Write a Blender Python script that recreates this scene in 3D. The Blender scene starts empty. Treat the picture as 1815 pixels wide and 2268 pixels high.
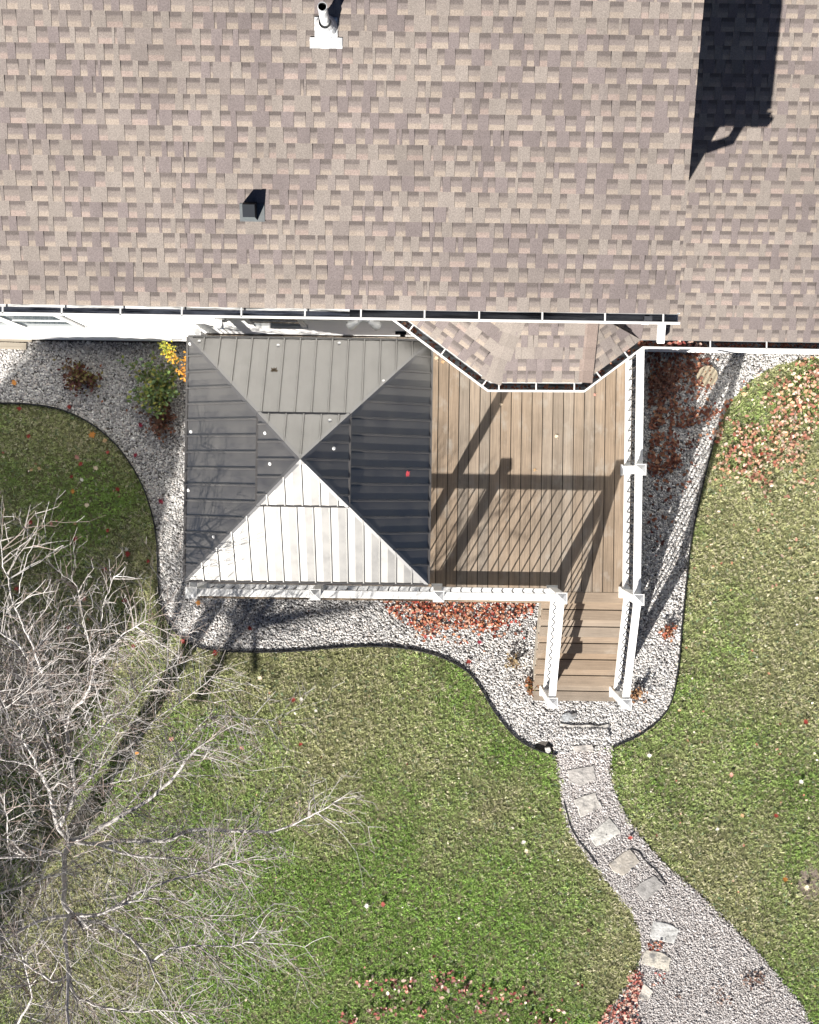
import bpy, math, random
import numpy as np
from mathutils import Vector

# ------------------------------------------------------------------ camera, light, exposure
SC = bpy.context.scene
COL = SC.collection
F, CX, CY, ROLL, CAMZ = 2600.0, 907.5, 1058.0, math.radians(0.85), 17.5   # photo pixels, camera height in metres
cam = bpy.data.cameras.new("camera")
cam.sensor_fit = 'HORIZONTAL'
cam.sensor_width = 36.0
cam.lens = 36.0 * F / 1815.0
cam.shift_y = -(1134.0 - CY) / 1815.0
cam.clip_end = 400.0
cam_o = bpy.data.objects.new("camera", cam)
cam_o.location = (0, 0, CAMZ)
cam_o.rotation_euler = (0, 0, ROLL)
COL.objects.link(cam_o)
SC.camera = cam_o

SHX, SHY = 0.908, 1.684                     # how far a metre of height throws its shadow
ELEV = math.atan(1.0 / math.hypot(SHX, SHY))
world = bpy.data.worlds.new("World")
SC.world = world
world.use_nodes = True
wn = world.node_tree.nodes
sky = wn.new("ShaderNodeTexSky")
sky.sky_type = 'NISHITA'
sky.sun_disc = False
sky.altitude = 900
sky.air_density = 0.3
sky.dust_density = 0.4
sky.sun_elevation = ELEV
sky.sun_rotation = math.atan2(-SHX, -SHY)
bgn = wn["Background"]
world.node_tree.links.new(sky.outputs[0], bgn.inputs[0])
bgn.inputs[1].default_value = 0.05
sun = bpy.data.lights.new("sun", 'SUN')
sun.energy = 5.0
sun.angle = math.radians(0.53)
sun.color = (1.0, 0.95, 0.88)
sun_o = bpy.data.objects.new("sun", sun)
sun_o.rotation_euler = Vector((SHX, SHY, -1.0)).to_track_quat('-Z', 'Y').to_euler()
sun_o.location = (-10, -18, 30)
COL.objects.link(sun_o)
SC.view_settings.view_transform = 'Standard'
SC.view_settings.look = 'None'
SC.view_settings.exposure = 1.3
SC.view_settings.gamma = 1.0

rng = np.random.default_rng(7)
random.seed(7)

# ------------------------------------------------------------------ measuring the photograph
CR, SR = math.cos(ROLL), math.sin(ROLL)
def P(px, py, z=0.0):
    dx, dy = px - CX, CY - py
    k = (CAMZ - z) / F
    return Vector(((dx*CR - dy*SR)*k, (dx*SR + dy*CR)*k, z))
def PS(px, py, zf):
    z = 3.0
    for _ in range(12):
        p = P(px, py, z); z = zf(p.x, p.y)
    return P(px, py, z)
def PP(pts, z=0.0, k=1.0):
    return [P(x*k, y*k, z) for x, y in pts]
K = 1815/1725.0                              # traced on a 1725 pixel wide view

# ------------------------------------------------------------------ mesh helpers
def link(o, parent=None):
    COL.objects.link(o)
    if parent is not None:
        o.parent = parent
    return o
def tag(o, label=None, cat=None, group=None, kind=None):
    if label: o["label"] = label
    if cat: o["category"] = cat
    if group: o["group"] = group
    if kind: o["kind"] = kind
    return o
def empty(name, loc=(0, 0, 0), parent=None):
    o = bpy.data.objects.new(name, None)
    o.location = loc
    o.empty_display_size = 0.2
    return link(o, parent)

class MB:
    """collects shapes and links them as one mesh object"""
    def __init__(self):
        self.v, self.f, self.c = [], [], []
    def add(self, vs, fs, col=(1, 1, 1)):
        b = len(self.v)
        self.v += [tuple(p) for p in vs]
        self.f += [tuple(i + b for i in q) for q in fs]
        if len(col) == len(vs) and not isinstance(col[0], (int, float)):
            self.c += [tuple(x) for x in col]
        else:
            self.c += [tuple(col[:3])]*len(vs)
    def box(self, x0, x1, y0, y1, z0, z1, col=(1, 1, 1)):
        vs = [(x0,y0,z0),(x1,y0,z0),(x1,y1,z0),(x0,y1,z0),(x0,y0,z1),(x1,y0,z1),(x1,y1,z1),(x0,y1,z1)]
        self.add(vs, [(0,3,2,1),(4,5,6,7),(0,1,5,4),(1,2,6,5),(2,3,7,6),(3,0,4,7)], col)
    def bar(self, a, b, w, h, col=(1, 1, 1), up=(0, 0, 1)):
        a, b = Vector(a), Vector(b)
        d = (b - a).normalized()
        s = d.cross(Vector(up))
        if s.length < 1e-4: s = d.cross(Vector((1, 0, 0)))
        s = s.normalized()*(w/2)
        u = s.cross(d).normalized()*(h/2)
        vs = []
        for p in (a, b):
            vs += [p - s - u, p + s - u, p + s + u, p - s + u]
        self.add(vs, [(0,1,2,3),(7,6,5,4),(0,4,5,1),(1,5,6,2),(2,6,7,3),(3,7,4,0)], col)
    def tube(self, pts, rad, n=6, col=(1, 1, 1), cap=True):
        pts = [Vector(p) for p in pts]
        m = len(pts)
        if isinstance(rad, (int, float)): rad = [rad]*m
        vs, fs = [], []
        for i, p in enumerate(pts):
            d = (pts[min(i+1, m-1)] - pts[max(i-1, 0)])
            d = d.normalized() if d.length > 1e-9 else Vector((0, 0, 1))
            s = d.cross(Vector((0, 0, 1)))
            if s.length < 0.05: s = d.cross(Vector((1, 0, 0)))
            s.normalize()
            t = s.cross(d)
            for k in range(n):
                a = 2*math.pi*k/n
                vs.append(p + (s*math.cos(a) + t*math.sin(a))*rad[i])
        for i in range(m - 1):
            for k in range(n):
                fs.append((i*n + k, (i+1)*n + k, (i+1)*n + (k+1) % n, i*n + (k+1) % n))
        if cap:
            fs.append(tuple(range(n)))
            fs.append(tuple((m-1)*n + k for k in range(n-1, -1, -1)))
        self.add(vs, fs, col)
    def lathe(self, c, prof, n=20, col=(1, 1, 1), axis=None):
        """rings (radius, height) round an axis through c"""
        c = Vector(c)
        ax = Vector(axis).normalized() if axis is not None else Vector((0, 0, 1))
        s = ax.orthogonal().normalized(); t = ax.cross(s)
        vs, fs = [], []
        for r, h in prof:
            for k in range(n):
                a = 2*math.pi*k/n
                vs.append(c + ax*h + (s*math.cos(a) + t*math.sin(a))*max(r, 1e-4))
        for i in range(len(prof) - 1):
            for k in range(n):
                fs.append((i*n + k, i*n + (k+1) % n, (i+1)*n + (k+1) % n, (i+1)*n + k))
        self.add(vs, fs, col)
    def prism(self, poly, z0, z1, col=(1, 1, 1)):
        n = len(poly)
        vs = [(p[0], p[1], z0) for p in poly] + [(p[0], p[1], z1) for p in poly]
        fs = [tuple(range(n-1, -1, -1)), tuple(range(n, 2*n))]
        fs += [(i, (i+1) % n, n + (i+1) % n, n + i) for i in range(n)]
        self.add(vs, fs, col)
    def build(self, name, mat, parent=None, smooth=False, bevel=0.0):
        me = bpy.data.meshes.new(name)
        me.from_pydata(self.v, [], self.f)
        a = me.color_attributes.new("Col", 'FLOAT_COLOR', 'POINT')
        arr = np.ones((len(self.v), 4), np.float32); arr[:, :3] = np.array(self.c, np.float32)
        a.data.foreach_set("color", arr.ravel())
        me.materials.append(mat)
        if smooth:
            me.polygons.foreach_set("use_smooth", [True]*len(me.polygons))
        o = bpy.data.objects.new(name, me)
        if bevel > 0:
            m = o.modifiers.new("bevel", 'BEVEL'); m.width = bevel; m.segments = 2; m.limit_method = 'ANGLE'
        return link(o, parent)

def mesh_np(name, verts, faces, cols, mat, parent=None):
    """big meshes straight from arrays: verts (n,3), faces (m,k), cols (n,3)"""
    me = bpy.data.meshes.new(name)
    n, m, k = len(verts), len(faces), faces.shape[1]
    me.vertices.add(n); me.vertices.foreach_set("co", np.ascontiguousarray(verts, np.float32).ravel())
    me.loops.add(m*k); me.loops.foreach_set("vertex_index", np.ascontiguousarray(faces, np.int32).ravel())
    me.polygons.add(m)
    me.polygons.foreach_set("loop_start", np.arange(0, m*k, k, dtype=np.int32))
    me.update(calc_edges=True)
    a = me.color_attributes.new("Col", 'FLOAT_COLOR', 'POINT')
    arr = np.ones((n, 4), np.float32); arr[:, :3] = cols
    a.data.foreach_set("color", arr.ravel())
    me.materials.append(mat)
    return link(bpy.data.objects.new(name, me), parent)

def inside(xy, poly):
    x, y = xy[:, 0], xy[:, 1]
    r = np.zeros(len(xy), bool)
    n = len(poly)
    for i in range(n):
        x0, y0 = poly[i][0], poly[i][1]; x1, y1 = poly[(i+1) % n][0], poly[(i+1) % n][1]
        c = ((y0 > y) != (y1 > y)) & (x < (x1 - x0)*(y - y0)/((y1 - y0) if abs(y1 - y0) > 1e-9 else 1e-9) + x0)
        r ^= c
    return r
_lat = np.random.default_rng(3).random((256, 256))
def vnoise(x, y, s, seed=0):
    x = np.asarray(x)*s + 37.7*seed + 500; y = np.asarray(y)*s + 91.3*seed + 500
    xi = np.floor(x).astype(int); yi = np.floor(y).astype(int)
    fx = x - xi; fy = y - yi
    fx = fx*fx*(3 - 2*fx); fy = fy*fy*(3 - 2*fy)
    g = lambda a, b: _lat[a % 256, b % 256]
    return (g(xi, yi)*(1-fx) + g(xi+1, yi)*fx)*(1-fy) + (g(xi, yi+1)*(1-fx) + g(xi+1, yi+1)*fx)*fy
def fbm(x, y, s, seed=0):
    return 0.55*vnoise(x, y, s, seed) + 0.28*vnoise(x, y, s*2.1, seed+1) + 0.17*vnoise(x, y, s*4.3, seed+2)
def smooth_path(pts, n=8):
    out = []
    for i in range(len(pts) - 1):
        p0 = pts[max(i-1, 0)]; p1 = pts[i]; p2 = pts[i+1]; p3 = pts[min(i+2, len(pts)-1)]
        for k in range(n):
            t = k/n
            out.append(0.5*((2*p1) + (p2 - p0)*t + (2*p0 - 5*p1 + 4*p2 - p3)*t*t + (3*p1 - p0 - 3*p2 + p3)*t**3))
    out.append(pts[-1])
    return out

# ------------------------------------------------------------------ materials
def make_mat(name, base=(0.5, 0.5, 0.5), rough=0.6, attr=False, spec=0.5, metal=0.0, noise=None, bump=None, tint=None, coat=0.0, trans=0.0, ior=1.5, spectint=None, roughvar=0.0):
    """noise = list of (scale xyz, amount): multiplies the colour; bump = (scale xyz, strength, distance)"""
    m = bpy.data.materials.new(name)
    m.use_nodes = True
    nt = m.node_tree; nd = nt.nodes; L = nt.links
    b = nd["Principled BSDF"]
    b.inputs["Roughness"].default_value = rough
    b.inputs["Metallic"].default_value = metal
    b.inputs["Specular IOR Level"].default_value = spec
    b.inputs["IOR"].default_value = ior
    b.inputs["Coat Weight"].default_value = coat
    if attr:
        a = nd.new("ShaderNodeVertexColor"); a.layer_name = "Col"
        cur = a.outputs[0]
    else:
        r = nd.new("ShaderNodeRGB"); r.outputs[0].default_value = (*base, 1); cur = r.outputs[0]
    tc = nd.new("ShaderNodeTexCoord")
    def ntex(scale, detail=4.0):
        mp = nd.new("ShaderNodeMapping"); mp.inputs["Scale"].default_value = scale if not isinstance(scale, (int, float)) else (scale,)*3
        L.new(tc.outputs["Object"], mp.inputs["Vector"])
        t = nd.new("ShaderNodeTexNoise"); t.inputs["Scale"].default_value = 1.0; t.inputs["Detail"].default_value = detail
        t.inputs["Roughness"].default_value = 0.62
        L.new(mp.outputs[0], t.inputs["Vector"])
        return t
    for (sc, amt) in (noise or []):
        t = ntex(sc)
        rmp = nd.new("ShaderNodeMapRange")
        rmp.inputs[1].default_value = 0.28; rmp.inputs[2].default_value = 0.72
        rmp.inputs[3].default_value = 1 - amt; rmp.inputs[4].default_value = 1 + amt
        L.new(t.outputs["Fac"], rmp.inputs[0])
        mx = nd.new("ShaderNodeVectorMath"); mx.operation = 'SCALE'
        L.new(cur, mx.inputs[0]); L.new(rmp.outputs[0], mx.inputs["Scale"])
        cur = mx.outputs[0]
    if tint:                                  # second colour spread in patches: (colour, scale, low, high)
        t = ntex(tint[1], 6.0)
        rmp = nd.new("ShaderNodeMapRange"); rmp.inputs[1].default_value = tint[2]; rmp.inputs[2].default_value = tint[3]
        L.new(t.outputs["Fac"], rmp.inputs[0])
        mx = nd.new("ShaderNodeMix"); mx.data_type = 'RGBA'
        L.new(rmp.outputs[0], mx.inputs[0]); L.new(cur, mx.inputs[6]); mx.inputs[7].default_value = (*tint[0], 1)
        cur = mx.outputs[2]
    L.new(cur, b.inputs["Base Color"])
    if bump:
        t = ntex(bump[0])
        bp = nd.new("ShaderNodeBump"); bp.inputs["Strength"].default_value = bump[1]; bp.inputs["Distance"].default_value = bump[2]
        L.new(t.outputs["Fac"], bp.inputs["Height"]); L.new(bp.outputs[0], b.inputs["Normal"])
    if spectint: b.inputs["Specular Tint"].default_value = (*spectint, 1)
    if roughvar > 0:                          # dust and rain streaks dull the gloss here and there
        t = ntex((5, 5, 3), 5.0); r2 = nd.new("ShaderNodeMapRange")
        r2.inputs[1].default_value = 0.3; r2.inputs[2].default_value = 0.7; r2.inputs[3].default_value = rough - roughvar*0.6; r2.inputs[4].default_value = rough + roughvar
        L.new(t.outputs["Fac"], r2.inputs[0]); L.new(r2.outputs[0], b.inputs["Roughness"])
    if trans > 0:                             # thin leaves and blades let light through
        tr = nd.new("ShaderNodeBsdfTranslucent"); L.new(cur, tr.inputs["Color"])
        ms = nd.new("ShaderNodeMixShader"); ms.inputs[0].default_value = trans
        L.new(b.outputs[0], ms.inputs[1]); L.new(tr.outputs[0], ms.inputs[2])
        L.new(ms.outputs[0], nd["Material Output"].inputs["Surface"])
    return m

M_shingle = make_mat("asphalt_shingle", attr=True, rough=0.92, spec=0.2, noise=[(220, 0.30), (85, 0.26), (0.9, 0.08), ((5.0, 0.7, 0.7), 0.06)], bump=(300, 0.35, 0.004))
M_white = make_mat("white_vinyl", (0.74, 0.74, 0.73), 0.42, noise=[(3.0, 0.05), (14, 0.04)])
M_siding = make_mat("white_siding", (0.78, 0.78, 0.77), 0.5, noise=[((1.2, 1.2, 9), 0.05)])
M_concrete = make_mat("concrete", (0.33, 0.32, 0.30), 0.9, noise=[(9, 0.2)])
M_deck = make_mat("composite_deck", attr=True, rough=0.62, spec=0.3, noise=[((60, 1.3, 10), 0.24), ((160, 5, 10), 0.14), (2.3, 0.16), ((9, 0.8, 3), 0.10)], tint=((0.33, 0.30, 0.26), (6.5, 3.4, 3), 0.54, 0.80), bump=((120, 3, 10), 0.15, 0.003))
M_tread = make_mat("composite_tread", attr=True, rough=0.62, spec=0.3, noise=[((1.6, 70, 10), 0.16), ((5, 160, 10), 0.10), (2.3, 0.13)], tint=((0.40, 0.36, 0.31), (2.2, 3.1, 3), 0.58, 0.85), bump=((3, 120, 10), 0.15, 0.003))
M_dark = make_mat("underside_shade", (0.018, 0.016, 0.015), 0.9)  # near-black colour stands in for the shade below the deck
M_brown = make_mat("brown_metal_roof", (0.018, 0.015, 0.014), 0.43, spec=0.95, metal=0.0, ior=1.95, spectint=(1.0, 0.99, 0.955), roughvar=0.08, noise=[(2.2, 0.10)], bump=((14, 14, 14), 0.03, 0.004))
M_browntrim = make_mat("brown_metal_trim", (0.045, 0.041, 0.038), 0.4, spec=1.0, ior=1.8)
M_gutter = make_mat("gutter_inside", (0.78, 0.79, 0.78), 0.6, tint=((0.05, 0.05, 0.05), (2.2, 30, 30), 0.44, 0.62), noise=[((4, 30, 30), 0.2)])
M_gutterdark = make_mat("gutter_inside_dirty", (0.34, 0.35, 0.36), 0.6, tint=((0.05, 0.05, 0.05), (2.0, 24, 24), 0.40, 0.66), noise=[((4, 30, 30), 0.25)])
M_gravel = make_mat("river_gravel", attr=True, rough=0.8, spec=0.3, noise=[(70, 0.12)])
M_soil = make_mat("bed_soil", (0.10, 0.09, 0.08), 0.95, noise=[(30, 0.4)], bump=(40, 0.6, 0.02))
M_pathbase = make_mat("path_fines", (0.27, 0.235, 0.22), 0.95, noise=[(60, 0.35), (2.0, 0.12)], bump=(70, 0.6, 0.02))
M_lawn = make_mat("lawn_soil", (0.120, 0.125, 0.055), 0.95, noise=[(40, 0.4), (1.2, 0.25)], bump=(30, 0.6, 0.03))
M_grass = make_mat("grass_blade", attr=True, rough=0.6, spec=0.2, trans=0.25)
M_leaf = make_mat("dry_leaf", attr=True, rough=0.6, spec=0.3, trans=0.15)
M_bark = make_mat("pale_bark", (0.50, 0.475, 0.455), 0.85, noise=[((18, 18, 18), 0.30), (5, 0.15)], bump=(60, 0.5, 0.006))
M_twig = make_mat("twig_bark", attr=True, rough=0.85, noise=[(20, 0.2)])
M_edging = make_mat("black_edging", (0.018, 0.018, 0.020), 0.45)
M_stone = make_mat("flagstone", attr=True, rough=0.85, noise=[(9, 0.22), (40, 0.16)], tint=((0.17, 0.165, 0.16), (7, 7, 7), 0.50, 0.66), bump=(22, 0.7, 0.015))
M_navy = make_mat("dark_vent_metal", (0.012, 0.015, 0.020), 0.65, spec=0.15)
M_galv = make_mat("galvanised_flashing", (0.68, 0.68, 0.67), 0.5, metal=0.0, tint=((0.34, 0.35, 0.36), (15, 15, 15), 0.44, 0.54))
M_flash = make_mat("vent_flashing", (0.085, 0.095, 0.10), 0.6, noise=[(25, 0.2)])
M_black = make_mat("pipe_bore", (0.004, 0.004, 0.004), 0.9)
M_glass = make_mat("window_glass", (0.05, 0.075, 0.09), 0.08, spec=0.8)
M_wood = make_mat("weathered_board", (0.30, 0.265, 0.215), 0.85, noise=[((1.5, 40, 40), 0.3)])
M_disc = make_mat("tan_disc", (0.34, 0.29, 0.21), 0.75, noise=[(14, 0.15)])
M_bal = make_mat("black_baluster", (0.02, 0.02, 0.021), 0.4)
M_lamp = make_mat("lamp_glass", (0.80, 0.80, 0.79), 0.25)

# ------------------------------------------------------------------ outlines on the ground
EDGE_L = [(-120,838),(-60,842),(0,848),(60,850),(130,862),(190,890),(240,930),(275,975),(300,1020),(318,1070),(330,1130),(333,1200),(338,1260),(350,1300),(375,1335),(410,1357),(450,1368),(540,1372),(620,1370),(720,1362),(800,1360),(870,1367),(930,1383),(980,1410),(1010,1445),(1040,1495),(1075,1540),(1110,1568),(1145,1582),(1172,1588)]
EDGE_R = [(1290,1572),(1340,1550),(1385,1517),(1413,1475),(1428,1400),(1435,1320),(1444,1230),(1453,1150),(1468,1070),(1488,985),(1505,920)]
BED_R2 = [(1530,855),(1580,800),(1640,768),(1725,752),(1850,748)]
PATH_L = [(1172,1588),(1180,1640),(1187,1700),(1207,1760),(1245,1815),(1290,1868),(1335,1930),(1350,1980),(1345,2035),(1310,2090),(1270,2156),(1230,2240)]
PATH_R = [(1290,1572),(1284,1620),(1300,1680),(1340,1750),(1400,1820),(1470,1880),(1540,1950),(1600,2010),(1650,2070),(1690,2120),(1705,2156),(1730,2240)]
edge_l = smooth_path(PP(EDGE_L, 0, K), 6)
edge_r = smooth_path(PP(EDGE_R, 0, K), 6)
bed_r2 = smooth_path(PP(BED_R2, 0, K), 4)
path_l = smooth_path(PP(PATH_L, 0, K), 5)
path_r = smooth_path(PP(PATH_R, 0, K), 5)
BED = edge_l + edge_r + bed_r2 + [Vector((9.0, 2.3, 0)), Vector((-9.0, 2.3, 0)), Vector((-9.0, edge_l[0].y, 0))]
PATH = path_l + path_r[::-1]

def sheet(name, poly, z, mat):
    from mathutils.geometry import tessellate_polygon
    pts = [Vector((p[0], p[1], 0)) for p in poly]
    mb = MB()
    fs = []
    for t in tessellate_polygon([pts]):
        a, b, c = (pts[k] for k in t)
        fs.append(tuple(t) if (b - a).cross(c - a).z > 0 else tuple(reversed(t)))
    mb.add([(p.x, p.y, z) for p in pts], fs)
    return mb.build(name, mat)
tag(sheet("lawn", [(-90,-90),(90,-90),(90,90),(-90,90)], 0.0, M_lawn), kind="structure")
bp_ = P(1795, 1955, 0)
tag(sheet("bare_soil", [(bp_.x + math.cos(t*math.pi/8)*(.19 + .03*math.sin(t*2.3)), bp_.y + math.sin(t*math.pi/8)*(.25 + .03*math.cos(t*1.7))) for t in range(16)], 0.004, make_mat("bare_earth", (0.19, 0.155, 0.125), 0.95, noise=[(30, 0.35)], bump=(40, 0.6, 0.02))), kind="structure")
tag(sheet("gravel_bed", BED, 0.006, M_soil), kind="structure")
tag(sheet("gravel_path", PATH, 0.010, M_pathbase), kind="structure")

# ------------------------------------------------------------------ house
H_Y = 1.97                                    # front wall plane
SL = 0.333
COSR = math.cos(math.atan(SL))
def z_main(x, y): return 5.90 + SL*(y - 1.68)
def z_low(x, y): return 3.57 + SL*(y - 1.70)
house = empty("house", (0, H_Y, 0))
house.location = (0, 0, 0)
tag(house, "white sided house with brown shingle roofs, gutters and a hipped bay over the deck", "house")

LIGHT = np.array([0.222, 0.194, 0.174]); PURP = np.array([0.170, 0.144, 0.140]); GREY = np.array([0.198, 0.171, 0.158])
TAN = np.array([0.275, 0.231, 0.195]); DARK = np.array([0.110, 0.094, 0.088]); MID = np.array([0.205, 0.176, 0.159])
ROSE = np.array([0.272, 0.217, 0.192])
def clip_poly(poly, cols, planes):
    """planes: (a, b, c) keep a*u + b*v + c >= 0; poly in (u, v, h)"""
    for (a, b, c) in planes:
        out, oc = [], []
        n = len(poly)
        for i in range(n):
            p, q = poly[i], poly[(i+1) % n]; cp, cq = cols[i], cols[(i+1) % n]
            dp = a*p[0] + b*p[1] + c; dq = a*q[0] + b*q[1] + c
            if dp >= 0: out.append(p); oc.append(cp)
            if (dp >= 0) != (dq >= 0):
                t = dp/(dp - dq)
                out.append(tuple(p[k] + (q[k] - p[k])*t for k in range(3))); oc.append(cp + (cq - cp)*t)
        poly, cols = out, oc
        if len(poly) < 3: return None, None
    return poly, cols
def shingles(mb, org, eu, ev, en, u0, u1, vlen, planes=(), seed=1, plain=0.0, drop=0.0):
    """courses of laminated shingles: raised teeth and lower gaps with their own granule colours"""
    r = random.Random(seed)
    e = 0.143
    rows = int(math.ceil(vlen/e))
    org, eu, ev, en = Vector(org), Vector(eu), Vector(ev), Vector(en)
    W = lambda p: org + eu*p[0] + ev*p[1] + en*p[2]
    def face(poly, cols):
        if planes:
            poly, cols = clip_poly(poly, cols, planes)
            if poly is None: return
        mb.add([W(p) for p in poly], [tuple(range(len(poly)))], [tuple(c) for c in cols])
    for j in range(rows):
        v0 = j*e + r.uniform(-0.002, 0.002); v1 = min((j + 1)*e + 0.004, vlen)
        hb, ht = 0.010, 0.0045
        u = u0 - r.uniform(0, 0.2); band = r.uniform(0.92, 1.06)
        tooth = r.random() < 0.5
        batch = r.choice([0, 0, 1, 1, 2]); left = r.randint(2, 6)
        while u < u1:
            left -= 1
            if left <= 0: batch = r.choice([0, 0, 1, 1, 2]); left = r.randint(2, 6)
            w = r.choice([0.07, 0.085, 0.10, 0.11, 0.13, 0.15]) if not tooth else r.choice([0.05, 0.075, 0.085, 0.10, 0.12, 0.16])
            if r.random() < 0.06: w = 0.025
            a, b = max(u, u0), min(u + w, u1)
            u += w
            if b - a < 0.004: tooth = not tooth; continue
            jit = r.uniform(0.94, 1.06)*band
            th = 0.0042 if tooth else 0.0
            sk = r.uniform(-0.005, 0.005)
            if tooth or r.random() < plain:
                c = (LIGHT, PURP, GREY)[batch]*(1 - 0.25*r.random()*0.3) if r.random() < 0.8 else (LIGHT if r.random() < .5 else PURP)
                c = c*jit
                face([(a, v0, hb+th), (b, v0, hb+th), (b+sk, v1, ht+th), (a+sk, v1, ht+th)], [c]*4)
            else:
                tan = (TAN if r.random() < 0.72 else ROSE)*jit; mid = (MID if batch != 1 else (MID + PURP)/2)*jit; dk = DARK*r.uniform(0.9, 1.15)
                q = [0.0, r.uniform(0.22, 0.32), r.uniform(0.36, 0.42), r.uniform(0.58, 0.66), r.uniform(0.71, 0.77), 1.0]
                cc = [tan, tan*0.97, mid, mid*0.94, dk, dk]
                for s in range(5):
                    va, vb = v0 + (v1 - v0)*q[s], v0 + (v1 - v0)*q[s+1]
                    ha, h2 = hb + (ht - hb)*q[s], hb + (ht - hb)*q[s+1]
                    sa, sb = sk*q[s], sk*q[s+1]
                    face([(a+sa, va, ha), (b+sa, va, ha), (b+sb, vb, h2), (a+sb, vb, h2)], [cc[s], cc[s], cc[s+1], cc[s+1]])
            edge = [MID*0.85]*4
            face([(a, v0, -0.002), (b, v0, -0.002), (b, v0, hb+th), (a, v0, hb+th)], [MID]*4)
            if tooth:
                face([(b, v0, hb), (b+sk, v1, ht), (b+sk, v1, ht+th), (b, v0, hb+th)], edge)
                face([(a, v0, hb+th), (a+sk, v1, ht+th), (a+sk, v1, ht), (a, v0, hb)], edge)
            tooth = not tooth
        # the deck under the course
def roof_plane(mb, x0, x1, y0, yr, zf, seed):
    evl = Vector((0, 1, SL)).normalized(); en = Vector((0, -SL, 1)).normalized()
    shingles(mb, (0, y0, zf(0, y0)), (1, 0, 0), evl, en, x0, x1, (yr - y0)/COSR, seed=seed)

# main roof
RX = 2.62; RIDGE = 6.2
mb = MB(); roof_plane(mb, -7.5, RX, 1.66, RIDGE, z_main, 11)
zr = z_main(0, RIDGE)
mb.add([(-7.5, RIDGE, zr), (RX, RIDGE, zr), (RX, 10.8, zr - SL*(10.8 - RIDGE)), (-7.5, 10.8, zr - SL*(10.8 - RIDGE))], [(0, 1, 2, 3)], tuple(MID))
roof = mb.build("shingle_roof", M_shingle, house)
mb = MB()                                      # deck boards, fascia and rake boards under the shingles
mb.add([(-7.5,1.69,z_main(0,1.69)-.02),(RX-.01,1.69,z_main(0,1.69)-.02),(RX-.01,RIDGE,zr-.02),(-7.5,RIDGE,zr-.02),
        (-7.5,1.69,z_main(0,1.69)-.16),(RX-.01,1.69,z_main(0,1.69)-.16),(RX-.01,RIDGE,zr-.16),(-7.5,RIDGE,zr-.16)],
       [(0,1,2,3),(7,6,5,4),(0,4,5,1),(1,5,6,2),(3,7,4,0)])
z9 = zr - SL*(10.78 - RIDGE)
mb.add([(-7.5,RIDGE,zr-.02),(RX-.01,RIDGE,zr-.02),(RX-.01,10.78,z9-.02),(-7.5,10.78,z9-.02),
        (-7.5,RIDGE,zr-.16),(RX-.01,RIDGE,zr-.16),(RX-.01,10.78,z9-.16),(-7.5,10.78,z9-.16)],
       [(7,6,5,4),(1,5,6,2),(2,6,7,3),(3,7,4,0)])
mb.build("fascia", M_white, house)
# lower roof on the right, running under the main rake
mb = MB(); roof_plane(mb, 2.30, 8.0, 1.68, 6.6, z_low, 23)
zl = z_low(0, 6.6)
mb.add([(2.30,6.6,zl),(8,6.6,zl),(8,9.8,zl-SL*3.2),(2.30,9.8,zl-SL*3.2)], [(0,1,2,3)], tuple(MID))
mb.build("lower_shingle_roof", M_shingle, house)
mb = MB()
mb.add([(2.34,1.71,z_low(0,1.71)-.02),(8,1.71,z_low(0,1.71)-.02),(8,6.6,zl-.02),(2.34,6.6,zl-.02),
        (2.34,1.71,z_low(0,1.71)-.16),(8,1.71,z_low(0,1.71)-.16),(8,6.6,zl-.16),(2.34,6.6,zl-.16)],
       [(0,1,2,3),(7,6,5,4),(0,4,5,1),(1,5,6,2),(3,7,4,0)])
mb.build("lower_fascia", M_white, house)

# hipped bay roof: eave corners from the photograph
B0, B1, B2, B3 = Vector((-0.18, 1.97, 3.57)), Vector((0.95, 1.15, 3.57)), Vector((2.03, 1.16, 3.57)), Vector((2.72, 1.68, 3.57))
T1, T2 = Vector((1.24, 1.97, 3.57 + 0.36*0.82)), Vector((2.06, 1.97, 3.57 + 0.36*0.82))
T3 = Vector((2.75, 1.97, z_low(0, 1.97)))
bay = MB()
def facet(a, b, ring, seed, plain=0.0):
    """shingled polygon: a->b is the eave, ring the outline in order"""
    eu = (b - a).normalized()
    n = (ring[1] - ring[0]).cross(ring[2] - ring[0]).normalized()
    if n.z < 0: n = -n
    ev = n.cross(eu).normalized()
    loc = [((p - a).dot(eu), (p - a).dot(ev)) for p in ring]
    ar = sum(loc[i][0]*loc[(i+1) % len(loc)][1] - loc[(i+1) % len(loc)][0]*loc[i][1] for i in range(len(loc)))
    if ar < 0: loc = loc[::-1]
    pl = []
    for i in range(len(loc)):
        (x0, y0), (x1, y1) = loc[i], loc[(i+1) % len(loc)]
        nx, ny = -(y1 - y0), (x1 - x0)
        pl.append((nx, ny, -(nx*x0 + ny*y0)))
    us = [p[0] for p in loc]; vs = [p[1] for p in loc]
    shingles(bay, a, eu, ev, n, min(us), max(us), max(vs) + 0.01, pl, seed, plain)
facet(B0, B1, [B0, B1, T1], 31, 0.3)
facet(B1, B2, [B1, B2, T2, T1], 32, 0.3)
facet(B2, B3, [B2, B3, T2], 34, 0.3)
facet(B3 + Vector((-0.3, 0, 0)), B3 + Vector((0.02, 0, 0)), [B3, T3, T2], 35, 0.6)
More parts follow.
